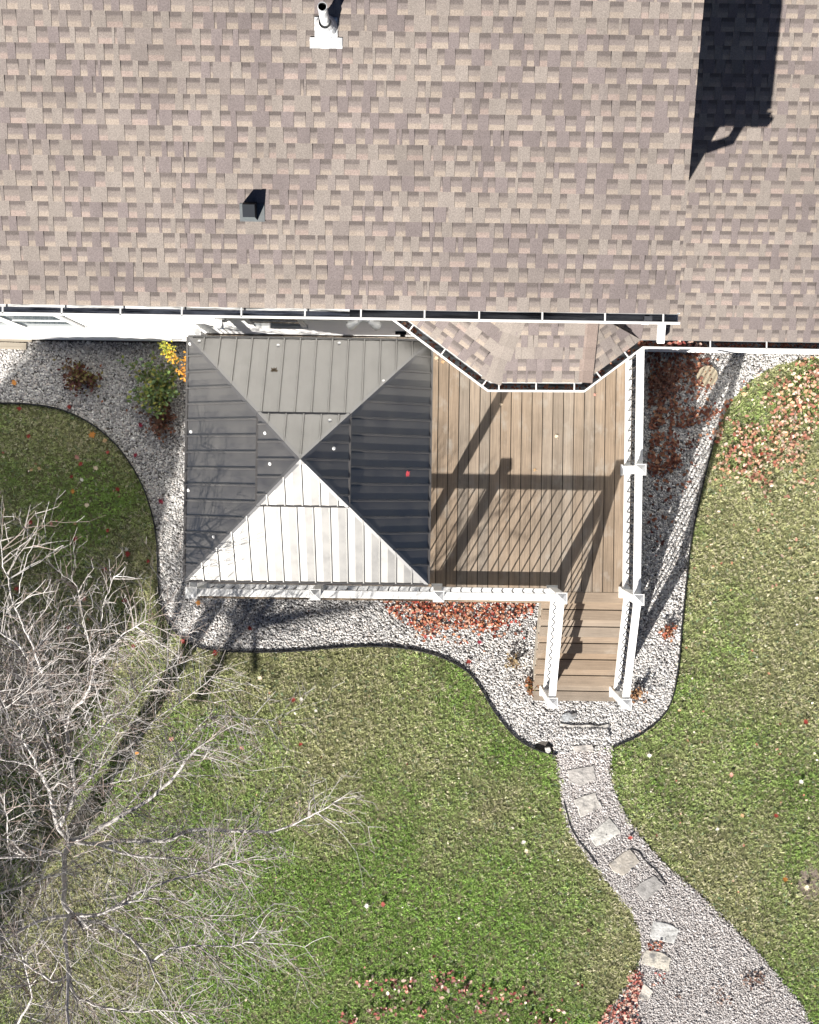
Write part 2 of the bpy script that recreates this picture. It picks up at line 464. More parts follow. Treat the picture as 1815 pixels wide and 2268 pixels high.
for p, q, cc in ((B1, T1, LIGHT), (B2, T2, LIGHT*np.array([0.97,0.88,0.86]))):      # hip caps: overlapping folded shingles
    n = 6
    for i in range(n):
        a = p + (q - p)*(i/n) + Vector((0, 0, 0.020)); b = p + (q - p)*min(1, (i + 1.12)/n) + Vector((0, 0, 0.014))
        d = (q - p).normalized(); s = Vector((d.y, -d.x, 0)).normalized()*0.125
        dz = Vector((0, 0, -0.020)) if p is B1 else Vector((0, 0, -0.022))
        c = cc*random.uniform(0.86, 1.08)
        bay.add([a - s + dz, a, b, b - s + dz], [(0, 1, 2, 3)], tuple(c))
        bay.add([a, a + s + dz, b + s + dz, b], [(0, 1, 2, 3)], tuple(c))
bay.build("bay_roof", M_shingle, house)
mb = MB()
zb = 3.545
mb.prism([B0, B1, B2, B3, Vector((2.72, 1.97, 0))], zb - 0.14, zb)
mb.build("bay_fascia", M_white, house)

# walls with lapped siding
def lap_wall(mb, a, b, z0, z1, lap=0.11):
    a, b = Vector(a[:2]), Vector(b[:2])
    d = (b - a).normalized(); n = Vector((d.y, -d.x))
    z = z0
    while z < z1 - 1e-6:
        zt = min(z + lap, z1)
        p0, p1 = a + n*0.014, b + n*0.014
        mb.add([(p0.x,p0.y,z),(p1.x,p1.y,z),(b.x,b.y,zt),(a.x,a.y,zt),(a.x,a.y,z),(b.x,b.y,z)], [(0,1,2,3),(4,5,1,0)])
        z = zt
mb = MB()
lap_wall(mb, (-7.4, H_Y), (2.33, H_Y), 0.22, 5.76)
lap_wall(mb, (2.33, H_Y + 0.015), (2.33, 10.2), 3.3, 5.76)
mb.add([(2.33,H_Y,5.76),(2.33,10.2,5.76),(2.33,RIDGE,zr-.17)], [(0,1,2)])
mb.add([(-7.4,H_Y,0.0),(-7.4,10.2,0.0),(-7.4,10.2,5.76),(-7.4,RIDGE,zr-.17),(-7.4,H_Y,5.76)], [(0,1,2,3,4)])
mb.add([(-7.4,10.2,0),(2.33,10.2,0),(2.33,10.2,5.76),(-7.4,10.2,5.76)], [(0,1,2,3)])
mb.build("wall", M_siding, house)
mb = MB(); mb.box(-7.4, 2.3, H_Y + 0.01, H_Y + 0.2, 0.0, 0.219); mb.box(2.8, 8.0, 1.93, 2.1, 0.0, 0.219); mb.build("foundation", M_concrete, house)
mb = MB(); mb.box(-7.4, 2.33, 1.70, H_Y - 0.016, 5.72, 5.738); mb.build("soffit", M_white, house)
mb = MB()
lap_wall(mb, (2.60, 1.92), (7.9, 1.92), 0.22, 3.43)
mb.add([(7.9,1.92,0),(7.9,9.6,0),(7.9,9.6,3.4),(7.9,6.6,zl-.17),(7.9,1.92,3.43)], [(0,1,2,3,4)])
mb.add([(2.6,9.6,0),(7.9,9.6,0),(7.9,9.6,3.4),(2.6,9.6,3.4)], [(3,2,1,0)])
mb.build("lower_wall", M_siding, house)
mb = MB()
Q = [Vector((0.15, H_Y - 0.02)), Vector((1.05, 1.42)), Vector((1.93, 1.42)), Vector((2.60, 1.905))]
for a, b in zip(Q[:-1], Q[1:]): lap_wall(mb, (a.x, a.y, 0), (b.x, b.y, 0), 1.26, 3.40)
mb.build("bay_wall", M_siding, house)
def window(x0, x1, y, z0, z1, parts=1):
    f = MB(); t = 0.055
    f.box(x0-t, x1+t, y-0.045, y-0.0145, z1, z1+t); f.box(x0-t-.02, x1+t+.02, y-0.06, y-0.0145, z0-t, z0)
    f.box(x0-t, x0, y-0.045, y-0.0145, z0, z1); f.box(x1, x1+t, y-0.045, y-0.0145, z0, z1)
    f.box(x0, x1, y-0.036, y-0.016, (z0+z1)/2-.015, (z0+z1)/2+.015)
    w = f.build("window", M_white, house)
    g = MB(); g.box(x0+.001, x1-.001, y-0.026, y-0.015, z0+.001, z1-.001)
    g.build("pane", M_glass, w)
window(-5.13, -4.42, H_Y, 1.86, 3.05); window(-5.98, -5.27, H_Y, 1.86, 3.05)
window(-2.03, -1.42, H_Y, 2.28, 3.25)
window(1.15, 1.83, 1.42, 2.1, 3.2)

# gutters: swept trough with a rolled white lip
def sweep(mb, path, prof, col=(1, 1, 1)):
    n = len(path); m = len(prof)
    vs = []
    for i in range(n):
        d0 = (path[i] - path[max(i-1, 0)]); d1 = (path[min(i+1, n-1)] - path[i])
        d0 = d0 if d0.length > 1e-6 else d1; d1 = d1 if d1.length > 1e-6 else d0
        d0, d1 = d0.normalized(), d1.normalized()
        n0 = Vector((d0.y, -d0.x, 0)); n1 = Vector((d1.y, -d1.x, 0))
        b = (n0 + n1).normalized(); b = b/max(0.3, b.dot(n0))
        for (o, z) in prof: vs.append(path[i] + b*o + Vector((0, 0, z)))
    fs = [(i*m + k, (i+1)*m + k, (i+1)*m + (k+1) % m, i*m + (k+1) % m) for i in range(n-1) for k in range(m)]
    fs += [tuple(range(m)), tuple((n-1)*m + k for k in range(m-1, -1, -1))]
    mb.add(vs, fs, col)
TROUGH = [(0.0, 0.0), (0.0, -0.105), (0.080, -0.105), (0.112, -0.02), (0.112, 0.004), (0.090, 0.004), (0.090, -0.010), (0.099, -0.012), (0.073, -0.098), (0.004, -0.098), (0.004, 0.0)]
LINER = [(0.006, -0.004), (0.006, -0.095), (0.071, -0.095), (0.096, -0.022), (0.093, -0.022), (0.068, -0.091), (0.010, -0.091), (0.010, -0.004)]
LINER_FULL = [(0.006, -0.004), (0.006, -0.095), (0.071, -0.095), (0.094, -0.034), (0.006, -0.030)]
def gutter(path, straps, liners):
    mb = MB(); sweep(mb, path, TROUGH); g = mb.build("gutter", M_white, house)
    for (pth, mat) in liners:
        l = MB(); sweep(l, pth, LINER if mat is not M_gutter else LINER_FULL); l.build("trough_lining", mat, g)
    for (p, d) in straps:
        s = MB(); nrm = Vector((d.y, -d.x, 0)); s.bar(p + Vector((0, 0, 0.002)) + nrm*0.002, p + nrm*0.104 + Vector((0, 0, 0.002)), 0.016, 0.004); s.build("strap", M_white, g)
    return g
ZG = 5.868
EX = Vector((1, 0, 0))
g0, g1 = Vector((-7.5, 1.672, ZG)), Vector((2.66, 1.672, ZG))
gx = [P(x, 685, ZG).x for x in (-120, 6, 137, 267, 403, 535, 676, 800, 941, 1062, 1202, 1341, 1470)]
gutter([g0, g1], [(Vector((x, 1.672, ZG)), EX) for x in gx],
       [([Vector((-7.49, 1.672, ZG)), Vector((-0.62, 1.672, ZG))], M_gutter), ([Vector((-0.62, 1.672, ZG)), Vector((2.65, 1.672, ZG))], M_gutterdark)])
mb = MB(); mb.lathe((2.35, 1.63, ZG - 0.089), [(0.0, 0.0), (0.036, 0.0), (0.036, -0.012)], 14); mb.build("outlet_hole", M_black, house)
ZL = 3.54
lp = [B0 + Vector((0, 0, ZL - 3.57)), B1 + Vector((0, 0, ZL - 3.57)), B2 + Vector((0, 0, ZL - 3.57)), Vector((2.72, 1.692, ZL)), Vector((8.0, 1.692, ZL))]
st = []
for i, ts in ((0, (0.18, 0.52, 0.96)), (1, (0.09, 0.50, 0.92)), (2, (0.25, 0.72)), (3, (0.158, 0.285, 0.41, 0.53, 0.66, 0.78, 0.9))):
    d = (lp[i+1] - lp[i]).normalized()
    for t in ts: st.append((lp[i] + (lp[i+1] - lp[i])*t, d))
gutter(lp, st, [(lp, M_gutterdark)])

# downspout from the main gutter to the lower one
mb = MB()
dp = [(2.36,1.625,5.75),(2.36,1.625,5.62),(2.255,1.905,5.36),(2.255,1.905,4.02),(2.90,1.90,3.80),(2.93,1.86,3.76),(2.935,1.66,3.675)]
for a, b in zip(dp[:-1], dp[1:]):
    d = (Vector(b) - Vector(a)).normalized()*0.03
    mb.bar(Vector(a) - d, Vector(b) + d, 0.088, 0.062, up=(0, 1, 0) if abs(d.z) > 0.015 else (0, 0, 1))
mb.build("downspout", M_white, house, bevel=0.008)

# roof vents
def on_main(px, py): return PS(px, py, z_main)
def on_roof_frame(c):
    ev = Vector((0, 1, SL)).normalized(); en = Vector((0, -SL, 1)).normalized()
    return lambda u, v, h: c + Vector((u, 0, 0)) + ev*v + en*h
def rquad(mb, W, u0, u1, v0, v1, h0, h1, col=(1, 1, 1)):
    vs = [W(u0,v0,h0),W(u1,v0,h0),W(u1,v1,h0),W(u0,v1,h0),W(u0,v0,h1),W(u1,v0,h1),W(u1,v1,h1),W(u0,v1,h1)]
    mb.add(vs, [(0,3,2,1),(4,5,6,7),(0,1,5,4),(1,2,6,5),(2,3,7,6),(3,0,4,7)], col)
c = on_main(723, 107); W = on_roof_frame(c)
mb = MB(); rquad(mb, W, -0.150, 0.150, 0.0, 0.095, 0.014, 0.020); rquad(mb, W, -0.105, 0.105, 0.0955, 0.27, 0.012, 0.017)
bc = W(0.0, 0.19, 0.015)
mb.lathe(bc, [(0.105, -0.005), (0.10, 0.03), (0.075, 0.075), (0.057, 0.13), (0.055, 0.145)], 24, axis=(0, -0.12, 1))
vp = mb.build("vent_pipe", M_galv, roof)
mb = MB(); mb.lathe(bc, [(0.043, 0.05), (0.043, 0.46), (0.037, 0.46), (0.037, 0.30)], 24); mb.build("pipe", M_galv, vp, smooth=False)
mb = MB(); mb.lathe(bc, [(0.0369, 0.452), (0.0369, 0.34), (0.0, 0.34)], 24); mb.build("pipe_bore", M_black, vp)
c = on_main(561, 490); W = on_roof_frame(c)
mb = MB(); rquad(mb, W, -0.125, 0.115, 0.0, 0.17, 0.014, 0.019); bv = mb.build("box_vent", M_flash, roof)
mb = MB()
a = [W(-.085,.012,.019),W(.045,.012,.019),W(.045,.185,.019),W(-.085,.185,.019),W(-.078,.055,.15),W(.038,.055,.15),W(.038,.175,.165),W(-.078,.175,.165)]
mb.add(a, [(4,5,6,7),(1,2,6,5),(2,3,7,6),(3,0,4,7)])
mb.build("vent_hood", M_navy, bv)
mb = MB(); mb.add([a[0], a[1], a[5], a[4]], [(0,1,2,3)]); mb.build("vent_front", make_mat("vent_front_metal", (0.085, 0.10, 0.105), 0.6, noise=[(20, 0.15)]), bv)

# floodlight, lantern and outlet on the wall
mb = MB(); mb.lathe((-0.585, H_Y - 0.015, 3.19), [(0.065, 0), (0.06, 0.03), (0.035, 0.045), (0.0, 0.046)], 18, axis=(0, -1, 0))
mb.tube([(-0.585,1.92,3.19),(-0.66,1.895,3.16)], 0.018, 8); mb.tube([(-0.585,1.92,3.19),(-0.51,1.895,3.16)], 0.018, 8)
fl = mb.build("floodlight", M_white, house)
for sx in (-1, 1):
    mb = MB(); mb.lathe((-0.585 + sx*0.07, 1.90, 3.18), [(0.0, -0.01), (0.035, 0.0), (0.04, 0.04), (0.062, 0.10), (0.066, 0.135), (0.05, 0.15), (0.0, 0.153)], 18, axis=(sx*0.75, -0.35, -0.6))
    mb.build("lamp_shade", M_lamp, fl, smooth=True)
mb = MB(); mb.box(-2.49, -2.35, H_Y-0.03, H_Y-0.016, 2.55, 2.85); mb.box(-2.47, -2.37, H_Y-0.14, H_Y-0.031, 2.84, 2.86)
lan = mb.build("wall_lantern", M_white, house)
mb = MB(); mb.box(-2.455, -2.385, H_Y-0.125, H_Y-0.05, 2.63, 2.838); mb.build("lantern_glass", make_mat("lantern_glass", (0.10, 0.17, 0.28), 0.15), lan)
mb = MB(); mb.box(-0.22, -0.07, H_Y-0.05, H_Y-0.016, 1.75, 1.79); mb.lathe((-0.12, H_Y-0.02, 1.70), [(0.035, 0), (0.035, 0.05), (0, 0.05)], 12, axis=(0, -1, 0)); mb.build("outlet_cover", M_navy, house)

# ------------------------------------------------------------------ deck
DZ = 1.25
deck = empty("deck", (0, 0, 0))
tag(deck, "raised composite deck with white vinyl railings and stairs down to the garden", "deck")
def board_col():
    t = random.random()
    c = np.array([0.270, 0.205, 0.147])*(1-t) + np.array([0.243, 0.206, 0.168])*t
    return tuple(c*random.uniform(0.90, 1.12))
DX0, DX1, DY0, DY1 = -2.86, 3.05, -1.545, 1.94
mb = MB()
pitch = 0.1447
xb = P(969.5, 1000, DZ).x
k = math.floor((DX0 - xb)/pitch)
while xb + k*pitch < DX1 - 0.02:
    a = max(xb + k*pitch + 0.0055, DX0); b = min(xb + (k+1)*pitch - 0.0055, DX1); k += 1
    if b - a < 0.01: continue
    top = DY1
    xm = (a+b)/2
    if 0.2 < xm < 1.05: top = min(DY1, 1.90 - (xm-0.2)*0.58)
    elif 1.05 <= xm <= 1.93: top = 1.40
    elif 1.93 < xm < 2.6: top = 1.40 + (xm-1.93)*0.70
    elif xm >= 2.6: top = 1.90
    cl = board_col()
    split = random.uniform(-0.6, 1.0) if random.random() < 0.0 else None
    mb.box(a, b, DY0, top, DZ-0.025, DZ, cl)
mb.build("floor_boards", M_deck, deck)
mb = MB(); mb.box(DX0, DX1, DY0-0.146, DY0-0.006, DZ-0.025, DZ, board_col()); mb.build("border_board", M_tread, deck)
mb = MB(); mb.box(DX0+.03, DX1-.03, DY0+.0, DY1-.02, DZ-0.06, DZ-0.03); mb.build("gap_shade_sheet", M_dark, deck)  # solid added sheet, its near-black colour paints shade into the board gaps
mb = MB()
BC = (0.30, 0.235, 0.17)
mb.box(DX0-.02, DX1+.02, DY0-0.165, DY0-0.147, DZ-0.30, DZ-0.012, BC); mb.box(DX0-.021, DX0-.001, DY0-.146, DY1, DZ-0.30, DZ-0.012, BC); mb.box(DX1+.001, DX1+.021, DY0-.146, 1.55, DZ-0.30, DZ-0.012, BC)
mb.build("fascia", M_tread, deck)
for x in (-2.7, -0.9, 0.9, 2.8):
    mb = MB(); mb.box(x-.07, x+.07, DY0-.09, DY0+.05, 0.0, DZ-0.061); mb.build("support_post", M_wood, deck)
mb = MB()                                       # solid skirt under the edge, shade under the deck put into its colour
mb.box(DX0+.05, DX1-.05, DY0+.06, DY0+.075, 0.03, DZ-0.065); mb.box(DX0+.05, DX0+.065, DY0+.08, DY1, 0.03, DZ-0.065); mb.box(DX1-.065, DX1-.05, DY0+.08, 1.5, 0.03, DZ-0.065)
mb.build("shade_skirt", M_dark, deck)

def post_mesh(x, y, z0, z1):
    m = MB(); h = 0.054
    m.box(x-h, x+h, y-h, y+h, z0, z1); m.box(x-h-.022, x+h+.022, y-h-.022, y+h+.022, z0, z0+0.045); m.box(x-h-.01, x+h+.01, y-h-.01, y+h+.01, z0+.0455, z0+0.065)
    return m
def cap_mesh(x, y, z1):
    m = MB(); c = 0.074
    m.box(x-c, x+c, y-c, y+c, z1, z1+0.022)
    m.add([(x-c+.012,y-c+.012,z1+.0225),(x+c-.012,y-c+.012,z1+.0225),(x+c-.012,y+c-.012,z1+.0225),(x-c+.012,y+c-.012,z1+.0225),(x,y,z1+.055)], [(0,1,4),(1,2,4),(2,3,4),(3,0,4)])
    m.box(x-.06, x+.06, y-.06, y+.06, z1-.03, z1-.0005)
    return m
def baluster_mesh(L):
    m = MB(); m.tube([(0, 0, 0), (0, 0, L)], 0.0095, 8); return m
def railing(a, b, za, zb, posts, gap=0.141, h=0.92, br=0.095):
    """a, b plan ends; za, zb deck heights there; posts = list of (x, y, zbase, ztop)"""
    a, b = Vector((a[0], a[1], 0)), Vector((b[0], b[1], 0))
    A, B = a + Vector((0,0,za)), b + Vector((0,0,zb))
    m = MB()
    m.bar(A + Vector((0,0,h-.012)), B + Vector((0,0,h-.012)), 0.100, 0.034); m.bar(A + Vector((0,0,h-.056)), B + Vector((0,0,h-.056)), 0.046, 0.050)
    r = m.build("railing", M_white, deck, bevel=0.006)
    m = MB(); m.bar(A + Vector((0,0,br)), B + Vector((0,0,br)), 0.075, 0.07); m.build("bottom_rail", M_white, r)
    for (x, y, z0, z1) in posts:
        p = post_mesh(x, y, z0, z1).build("post", M_white, r); cap_mesh(x, y, z1).build("post_cap", M_white, r)
    L = (B - A).length; n = int(round(L/gap))
    src = None
    bl = h - .08 - br - .035
    for i in range(1, n):
        p = A + (B - A)*(i/n) + Vector((0, 0, br + .035))
        if any(abs(p.x-q[0]) < .075 and abs(p.y-q[1]) < .075 for q in posts): continue
        if src is None:
            o = baluster_mesh(bl).build("baluster", M_bal, r); src = o
        else:
            o = src.copy(); COL.objects.link(o); o.parent = r
        o.location = p
    return r
PZ = DZ + 1.02
RY = -1.535
SX = [-2.81, -1.205, 0.40, 1.995]
railing((SX[0], RY), (SX[3], RY), DZ, DZ, [(x, RY, DZ, PZ) for x in SX])
railing((2.995, RY-.005), (2.995, 1.80), DZ, DZ, [(2.995, RY-.005, DZ, PZ), (2.995, 0.15, DZ, PZ), (2.995, 1.79, DZ, PZ)])
railing((SX[0], RY+.06), (SX[0], 1.85), DZ, DZ, [(SX[0], 0.15, DZ, PZ), (SX[0], 1.83, DZ, PZ)])
# stairs
RUN, RISE = 0.26, DZ/7
y = DY0 - 0.147
stairs = MB()
for sx in (1.90, 2.48, 3.02):                    # stringers
    ze, ye = DZ-RISE-.032-(RISE/RUN)*5.2*RUN, y-5.2*RUN
    stairs.add([(sx-.02,y,DZ-RISE-.032),(sx-.02,y,DZ-RISE-.30),(sx-.02,ye+.25,0.0),(sx-.02,ye,ze),(sx+.02,y,DZ-RISE-.032),(sx+.02,y,DZ-RISE-.30),(sx+.02,ye+.25,0.0),(sx+.02,ye,ze)],
               [(0,1,2,3),(7,6,5,4),(0,3,7,4),(1,5,6,2),(2,6,7,3)])
stairs = stairs.build("stairs", M_wood, deck)
for i in range(6):
    zt = DZ - RISE*(i+1)
    t = MB(); x0, x1 = 1.87, 3.09
    c2 = board_col(); c1 = tuple(np.array(c2)*1.18)
    y0 = y - RUN*i + 0.008
    t.box(x0, x1, y0-0.122, y0, zt-.025, zt, c1); t.box(x0, x1, y0-0.275, y0-0.137, zt-.025, zt, c2); t.box(x0+.02, x1-.02, y0-.136, y0-.123, zt-.025, zt-.018, (.02,.016,.012))
    t.build("tread", M_tread, stairs)
    t = MB(); t.box(x0+.03, x1-.03, y0+.001, y0+.016, zt, zt+RISE-.026, (0.31,0.24,0.17)); t.build("riser", M_tread, stairs)
yb = -3.11
for xa, xb_ in ((1.995, 2.04), (2.995, 3.07)):
    railing((xa, RY - .06), (xb_, yb + .05), DZ + .02, 0.165, [(xb_, yb, DZ - 6*RISE + .001, 1.13)], gap=0.145, h=0.93, br=0.185)

# ------------------------------------------------------------------ pavilion with hipped metal roof
PC = Vector((-1.229, 0.19, 0)); PH, PE, PA, PT = 1.475, 3.30, 0.96, 0.978
PK = PA/PH
pav = empty("pavilion", (0, 0, 0))
tag(pav, "square hardtop pavilion with two tiered ribbed brown metal roof on the deck", "pavilion")
def z_pav(x, y):
    d = PH - max(abs(x - PC.x), abs(y - PC.y))
    return PE + PK*d + (0.05 if d > PT else 0.0)
DIRS = {"south": (Vector((1,0,0)), Vector((0,1,0))), "north": (Vector((-1,0,0)), Vector((0,-1,0))), "east": (Vector((0,1,0)), Vector((-1,0,0))), "west": (Vector((0,-1,0)), Vector((1,0,0)))}
def pav_face(eu, ev):
    def W(u, d, h=0.0): return PC + eu*u - ev*PH + ev*d + Vector((0, 0, PE + PK*d + h))
    ribs = [-1.435 + 0.1935*k for k in range(16)]
    for tier, (d0, d1, lift) in enumerate(((0.0, PT, 0.0), (PT - 0.035, PH, 0.05))):
        m = MB()
        dm = lambda u: min(PH - abs(u), d1)
        if tier == 0:
            br = {PH-PT, -(PH-PT)}
            cuts = [-PH] + [r for r in ribs if -PH < r < PH] + [PH]
            rs = [r for r in ribs if -PH+.02 < r < PH-.02]
        else:
            lim = PH - d0
            br = {0.0}
            rs = [-0.405 + 0.2025*k for k in range(5)]
            cuts = [-lim] + rs + [lim]
        seq = []
        for a, b in zip(cuts[:-1], cuts[1:]): seq += [(a, 0.0), ((a+b)/2, 0.0036)]
        seq.append((cuts[-1], 0.0))
        full = []
        for (a, ha), (b, hb) in zip(seq[:-1], seq[1:]):
            full.append((a, ha))
            for q in sorted(br):
                if a + 1e-5 < q < b - 1e-5: full.append((q, ha + (hb-ha)*(q-a)/(b-a)))
        full.append(seq[-1])
        for (a, ha), (b, hb) in zip(full[:-1], full[1:]):
            pa, pb = max(dm(a), d0), max(dm(b), d0)
            vs = [W(a, d0, lift+ha), W(b, d0, lift+hb), W(b, pb, lift+hb), W(a, pa, lift+ha)]
            m.add(vs, [(0, 1, 2, 3)])
        for r in rs:
            if dm(r) - d0 < 0.05: continue
            w = 0.012; t = lift + 0.024
            vs = [W(r-w, d0, lift), W(r-w*.6, d0, t), W(r+w*.6, d0, t), W(r+w, d0, lift), W(r-w, dm(r), lift), W(r-w*.6, dm(r), t), W(r+w*.6, dm(r), t), W(r+w, dm(r), lift)]
            m.add(vs, [(0,4,5,1),(1,5,6,2),(2,6,7,3),(0,1,2,3)])
        o = m.build("roof_panel" if tier == 0 else "upper_roof_panel", M_brown, pav)
        # front lip of the sheet and its trim
        t = MB()
        if tier == 0:
            t.bar(W(-PH, -.006, -.012), W(PH, -.006, -.012), 0.026, 0.06); t.build("eave_trim", M_browntrim, pav)
        else:
            lim = PH - d0
            t.bar(W(-lim, d0-.004, lift-.012), W(lim, d0-.004, lift-.012), 0.026, 0.044); t.build("tier_trim", M_browntrim, pav)
for eu, ev in DIRS.values(): pav_face(eu, ev)
for sx, sy in ((1,1),(1,-1),(-1,1),(-1,-1)):
    t = MB()
    for (d0, d1, lift) in ((0.0, PT, 0.014), (PT-.035, PH-.03, 0.064)):
        def H(d, off, h):
            base = PC + Vector((sx*(PH-d), sy*(PH-d), PE + PK*d + h))
            return base + Vector((-sy*sx*off*sx*0.7071, off*0.7071, 0)) if False else base + Vector((sx*off*0.7071, -sy*off*0.7071, 0))
        w = 0.034
        t.add([H(d0,-w,lift-.016),H(d0,0,lift+.006),H(d0,w,lift-.016),H(d1,-w,lift-.016),H(d1,0,lift+.006),H(d1,w,lift-.016)], [(0,1,4,3),(1,2,5,4),(0,2,1)])
    t.build("hip_cap", M_browntrim, pav)
t = MB(); ztop = PE + PA + 0.05
t.add([PC+Vector((x*.06,y*.06,ztop-.02)) for x,y in ((-1,-1),(1,-1),(1,1),(-1,1))] + [PC+Vector((0,0,ztop+.025))], [(0,1,4),(1,2,4),(2,3,4),(3,0,4)])
t.build("peak_cap", M_browntrim, pav)
for sx, sy in ((1,1),(1,-1),(-1,1),(-1,-1)):
    x, y_ = PC.x + sx*1.28, PC.y + sy*1.28
    if sy < 0: y_ += 0.02
    t = MB(); t.box(x-.05, x+.05, y_-.05, y_+.05, DZ+.011, PE-.02); t.box(x-.09, x+.09, y_-.09, y_+.09, DZ+.001, DZ+.0105); t.build("post", M_browntrim, pav)
for sy in (-1, 1):
    t = MB(); t.box(PC.x-1.40, PC.x+1.40, PC.y+sy*1.37-.03, PC.y+sy*1.37+.03, PE-.10, PE-.0); t.build("beam", M_browntrim, pav)
    t = MB(); t.box(PC.x+sy*1.37-.03, PC.x+sy*1.37+.03, PC.y-1.33, PC.y+1.33, PE-.10, PE-.0); t.build("beam", M_browntrim, pav)
for (x, y_) in ((441.7,755.8),(421.6,761),(616.7,765),(752,760),(850,844),(731,931.5),(423.7,955.8),(587.8,959),(598.6,1027),(739.5,993),(418,1085.6),(474,1188.7)):
    p = PS(x, y_, z_pav); dx, dy = p.x-PC.x, p.y-PC.y
    n = Vector((PK*(1 if dx > 0 else -1), 0, 1)) if abs(dx) > abs(dy) else Vector((0, PK*(1 if dy > 0 else -1), 1))
    t = MB(); t.lathe(p, [(0.021, -.004), (0.021, 0.009), (0.015, 0.014), (0.0, 0.015)], 8, axis=n); t.build("bolt_cap", M_white, pav)

# ------------------------------------------------------------------ edging, stones, odd things in the bed
def edging(pts, label, r=0.0105, zt=0.042):
    mb = MB()
    pp = [Vector((p.x, p.y, zt)) for p in pts]
    mb.tube(pp, r, 6)
    for a, b in zip(pp[:-1], pp[1:]):
        mb.bar((a.x, a.y, zt - .024), (b.x, b.y, zt - .024), 0.006, 0.046)
    tag(mb.build("lawn_edging", M_edging), label, "edging")
edging(edge_l, "long black plastic edging curving between left lawn and grey gravel bed")
edging(edge_r, "black plastic edging along the right lawn beside the stairs gravel")
R6 = lambda pts: [P(1150 + x/2.594, 1500 + y/2.594, 0) for x, y in pts]
edging(smooth_path(R6([(258,715),(275,780),(298,860),(345,940),(405,1015),(450,1075)]), 5), "short black edging strip along the left bend of the path", 0.008, 0.027)
edging(smooth_path(R6([(640,985),(690,1003),(735,1062),(790,1112),(845,1190)]), 5), "short black edging strip crossing the right side of the path", 0.008, 0.025)
STONES = [
 ([(300,395),(425,385),(432,424),(315,428)], "pale stepping stone mostly buried in gravel nearest the deck stairs", (0.46,0.43,0.40)),
 ([(275,530),(430,503),(447,590),(400,600),(350,625),(280,595)], "squarish grey stepping stone just past the end of the black edging", (0.40,0.38,0.36)),
 ([(312,700),(440,655),(450,690),(480,740),(350,805)], "light stepping stone with a raised broken corner near top of path", (0.44,0.42,0.39)),
 ([(400,905),(520,800),(590,885),(500,950),(440,975)], "white blotched stepping stone at the bend of the path", (0.50,0.49,0.46)),
 ([(515,1075),(560,1030),(640,980),(700,1055),(600,1140),(530,1110)], "brownish rounded stepping stone beside the cracked strip of path", (0.36,0.33,0.29)),
 ([(665,1220),(690,1180),(780,1135),(835,1190),(720,1290)], "dark grey stepping stone in the middle of the path", (0.30,0.29,0.28)),
 ([(750,1475),(770,1395),(850,1410),(925,1445),(895,1530),(760,1500)], "white grey stepping stone above the small red leaf clump", (0.46,0.46,0.45)),
 ([(695,1640),(730,1560),(820,1575),(875,1610),(860,1690),(780,1665)], "cream stepping stone at the lawn corner above the red leaf drift", (0.47,0.44,0.38)),
 ([(660,1790),(720,1755),(770,1800),(745,1850),(690,1850)], "small cream stone half covered by the red leaf drift", (0.50,0.47,0.42)),
]
def stone(pts, label, col, h=0.030, name="stepping_stone", group="stepping stones along the gravel path"):
    n = len(pts); c = sum(pts, Vector())/n
    ring = []
    for i in range(n):
        a, b = pts[i], pts[(i+1) % n]
        for t in (0.0, 0.25, 0.5, 0.75):
            p = a.lerp(b, t); d = (p - c)
            ring.append(c + d*(random.uniform(0.94, 1.04) if t else 0.97))
    m = len(ring); vs = []; cols = []
    for s, z in ((1.0, 0.0), (1.0, h*0.7), (0.95, h), (0.5, h*1.02)):
        for p in ring:
            q = c + (p - c)*s
            vs.append((q.x, q.y, z + (random.uniform(-.002, .002) if z > 0 else 0))); cols.append(tuple(np.array(col)*random.uniform(0.86, 1.12)))
    vs.append((c.x, c.y, h)); cols.append(col)
    fs = [(k*m + i, k*m + (i+1) % m, (k+1)*m + (i+1) % m, (k+1)*m + i) for k in range(3) for i in range(m)]
    fs += [(3*m + i, 3*m + (i+1) % m, 4*m) for i in range(m)]
    mb = MB(); mb.add(vs, fs, cols)
    o = mb.build(name, M_stone)
    if o.data.polygons[0].normal.dot(o.data.polygons[0].center - c) < 0: o.data.flip_normals()
    return tag(o, label, "stone", group)
STONE_POLYS = []
for pts, lab, colr in STONES:
    q = R6(pts); STONE_POLYS.append(q); stone(q, lab, colr)
R4 = lambda pts: [P(1180 + x/6.635, 1480 + y/6.635, 0) for x, y in pts]
q = R4([(385,805),(600,832),(850,822),(1000,850),(1130,806),(1120,1000),(800,1015),(400,1000)])
stone(q, "pale flagstone edge in the gravel at the foot of the deck stairs", (0.50,0.48,0.45), 0.042, "flagstone", None)
q = R4([(400,740),(440,670),(520,640),(560,665),(640,650),(650,700),(590,760),(470,790)])
o = stone(q, "blue grey rock lying just below the bottom stair tread", (0.34,0.36,0.375), 0.035, "rock", None); o.location.z = 0.01
q = R4([(180,1160),(250,1150),(270,1210),(230,1240),(185,1220)])
stone(q, "small white rock in the dark hollow where the long edging ends", (0.6,0.59,0.56), 0.06, "rock", None)
c = P(1566, 833, 0)
mb = MB(); mb.lathe((c.x, c.y, 0), [(0.155, 0.0), (0.155, 0.05), (0.148, 0.058), (0.14, 0.055), (0.0, 0.056)], 32)
tag(mb.build("round_lid", M_disc), "round tan lid lying in shaded gravel near the right house wall", "lid")
a, b = P(-14, 764, 0.05), P(58, 767, 0.05)
mb = MB(); mb.bar((a.x, a.y, .035), (b.x, b.y, .035), 0.10, 0.035)
tag(mb.build("plank", M_wood), "weathered grey plank lying by the white house wall", "plank")
a, b = P(-20, 752, 0.05), P(70, 755, 0.05)
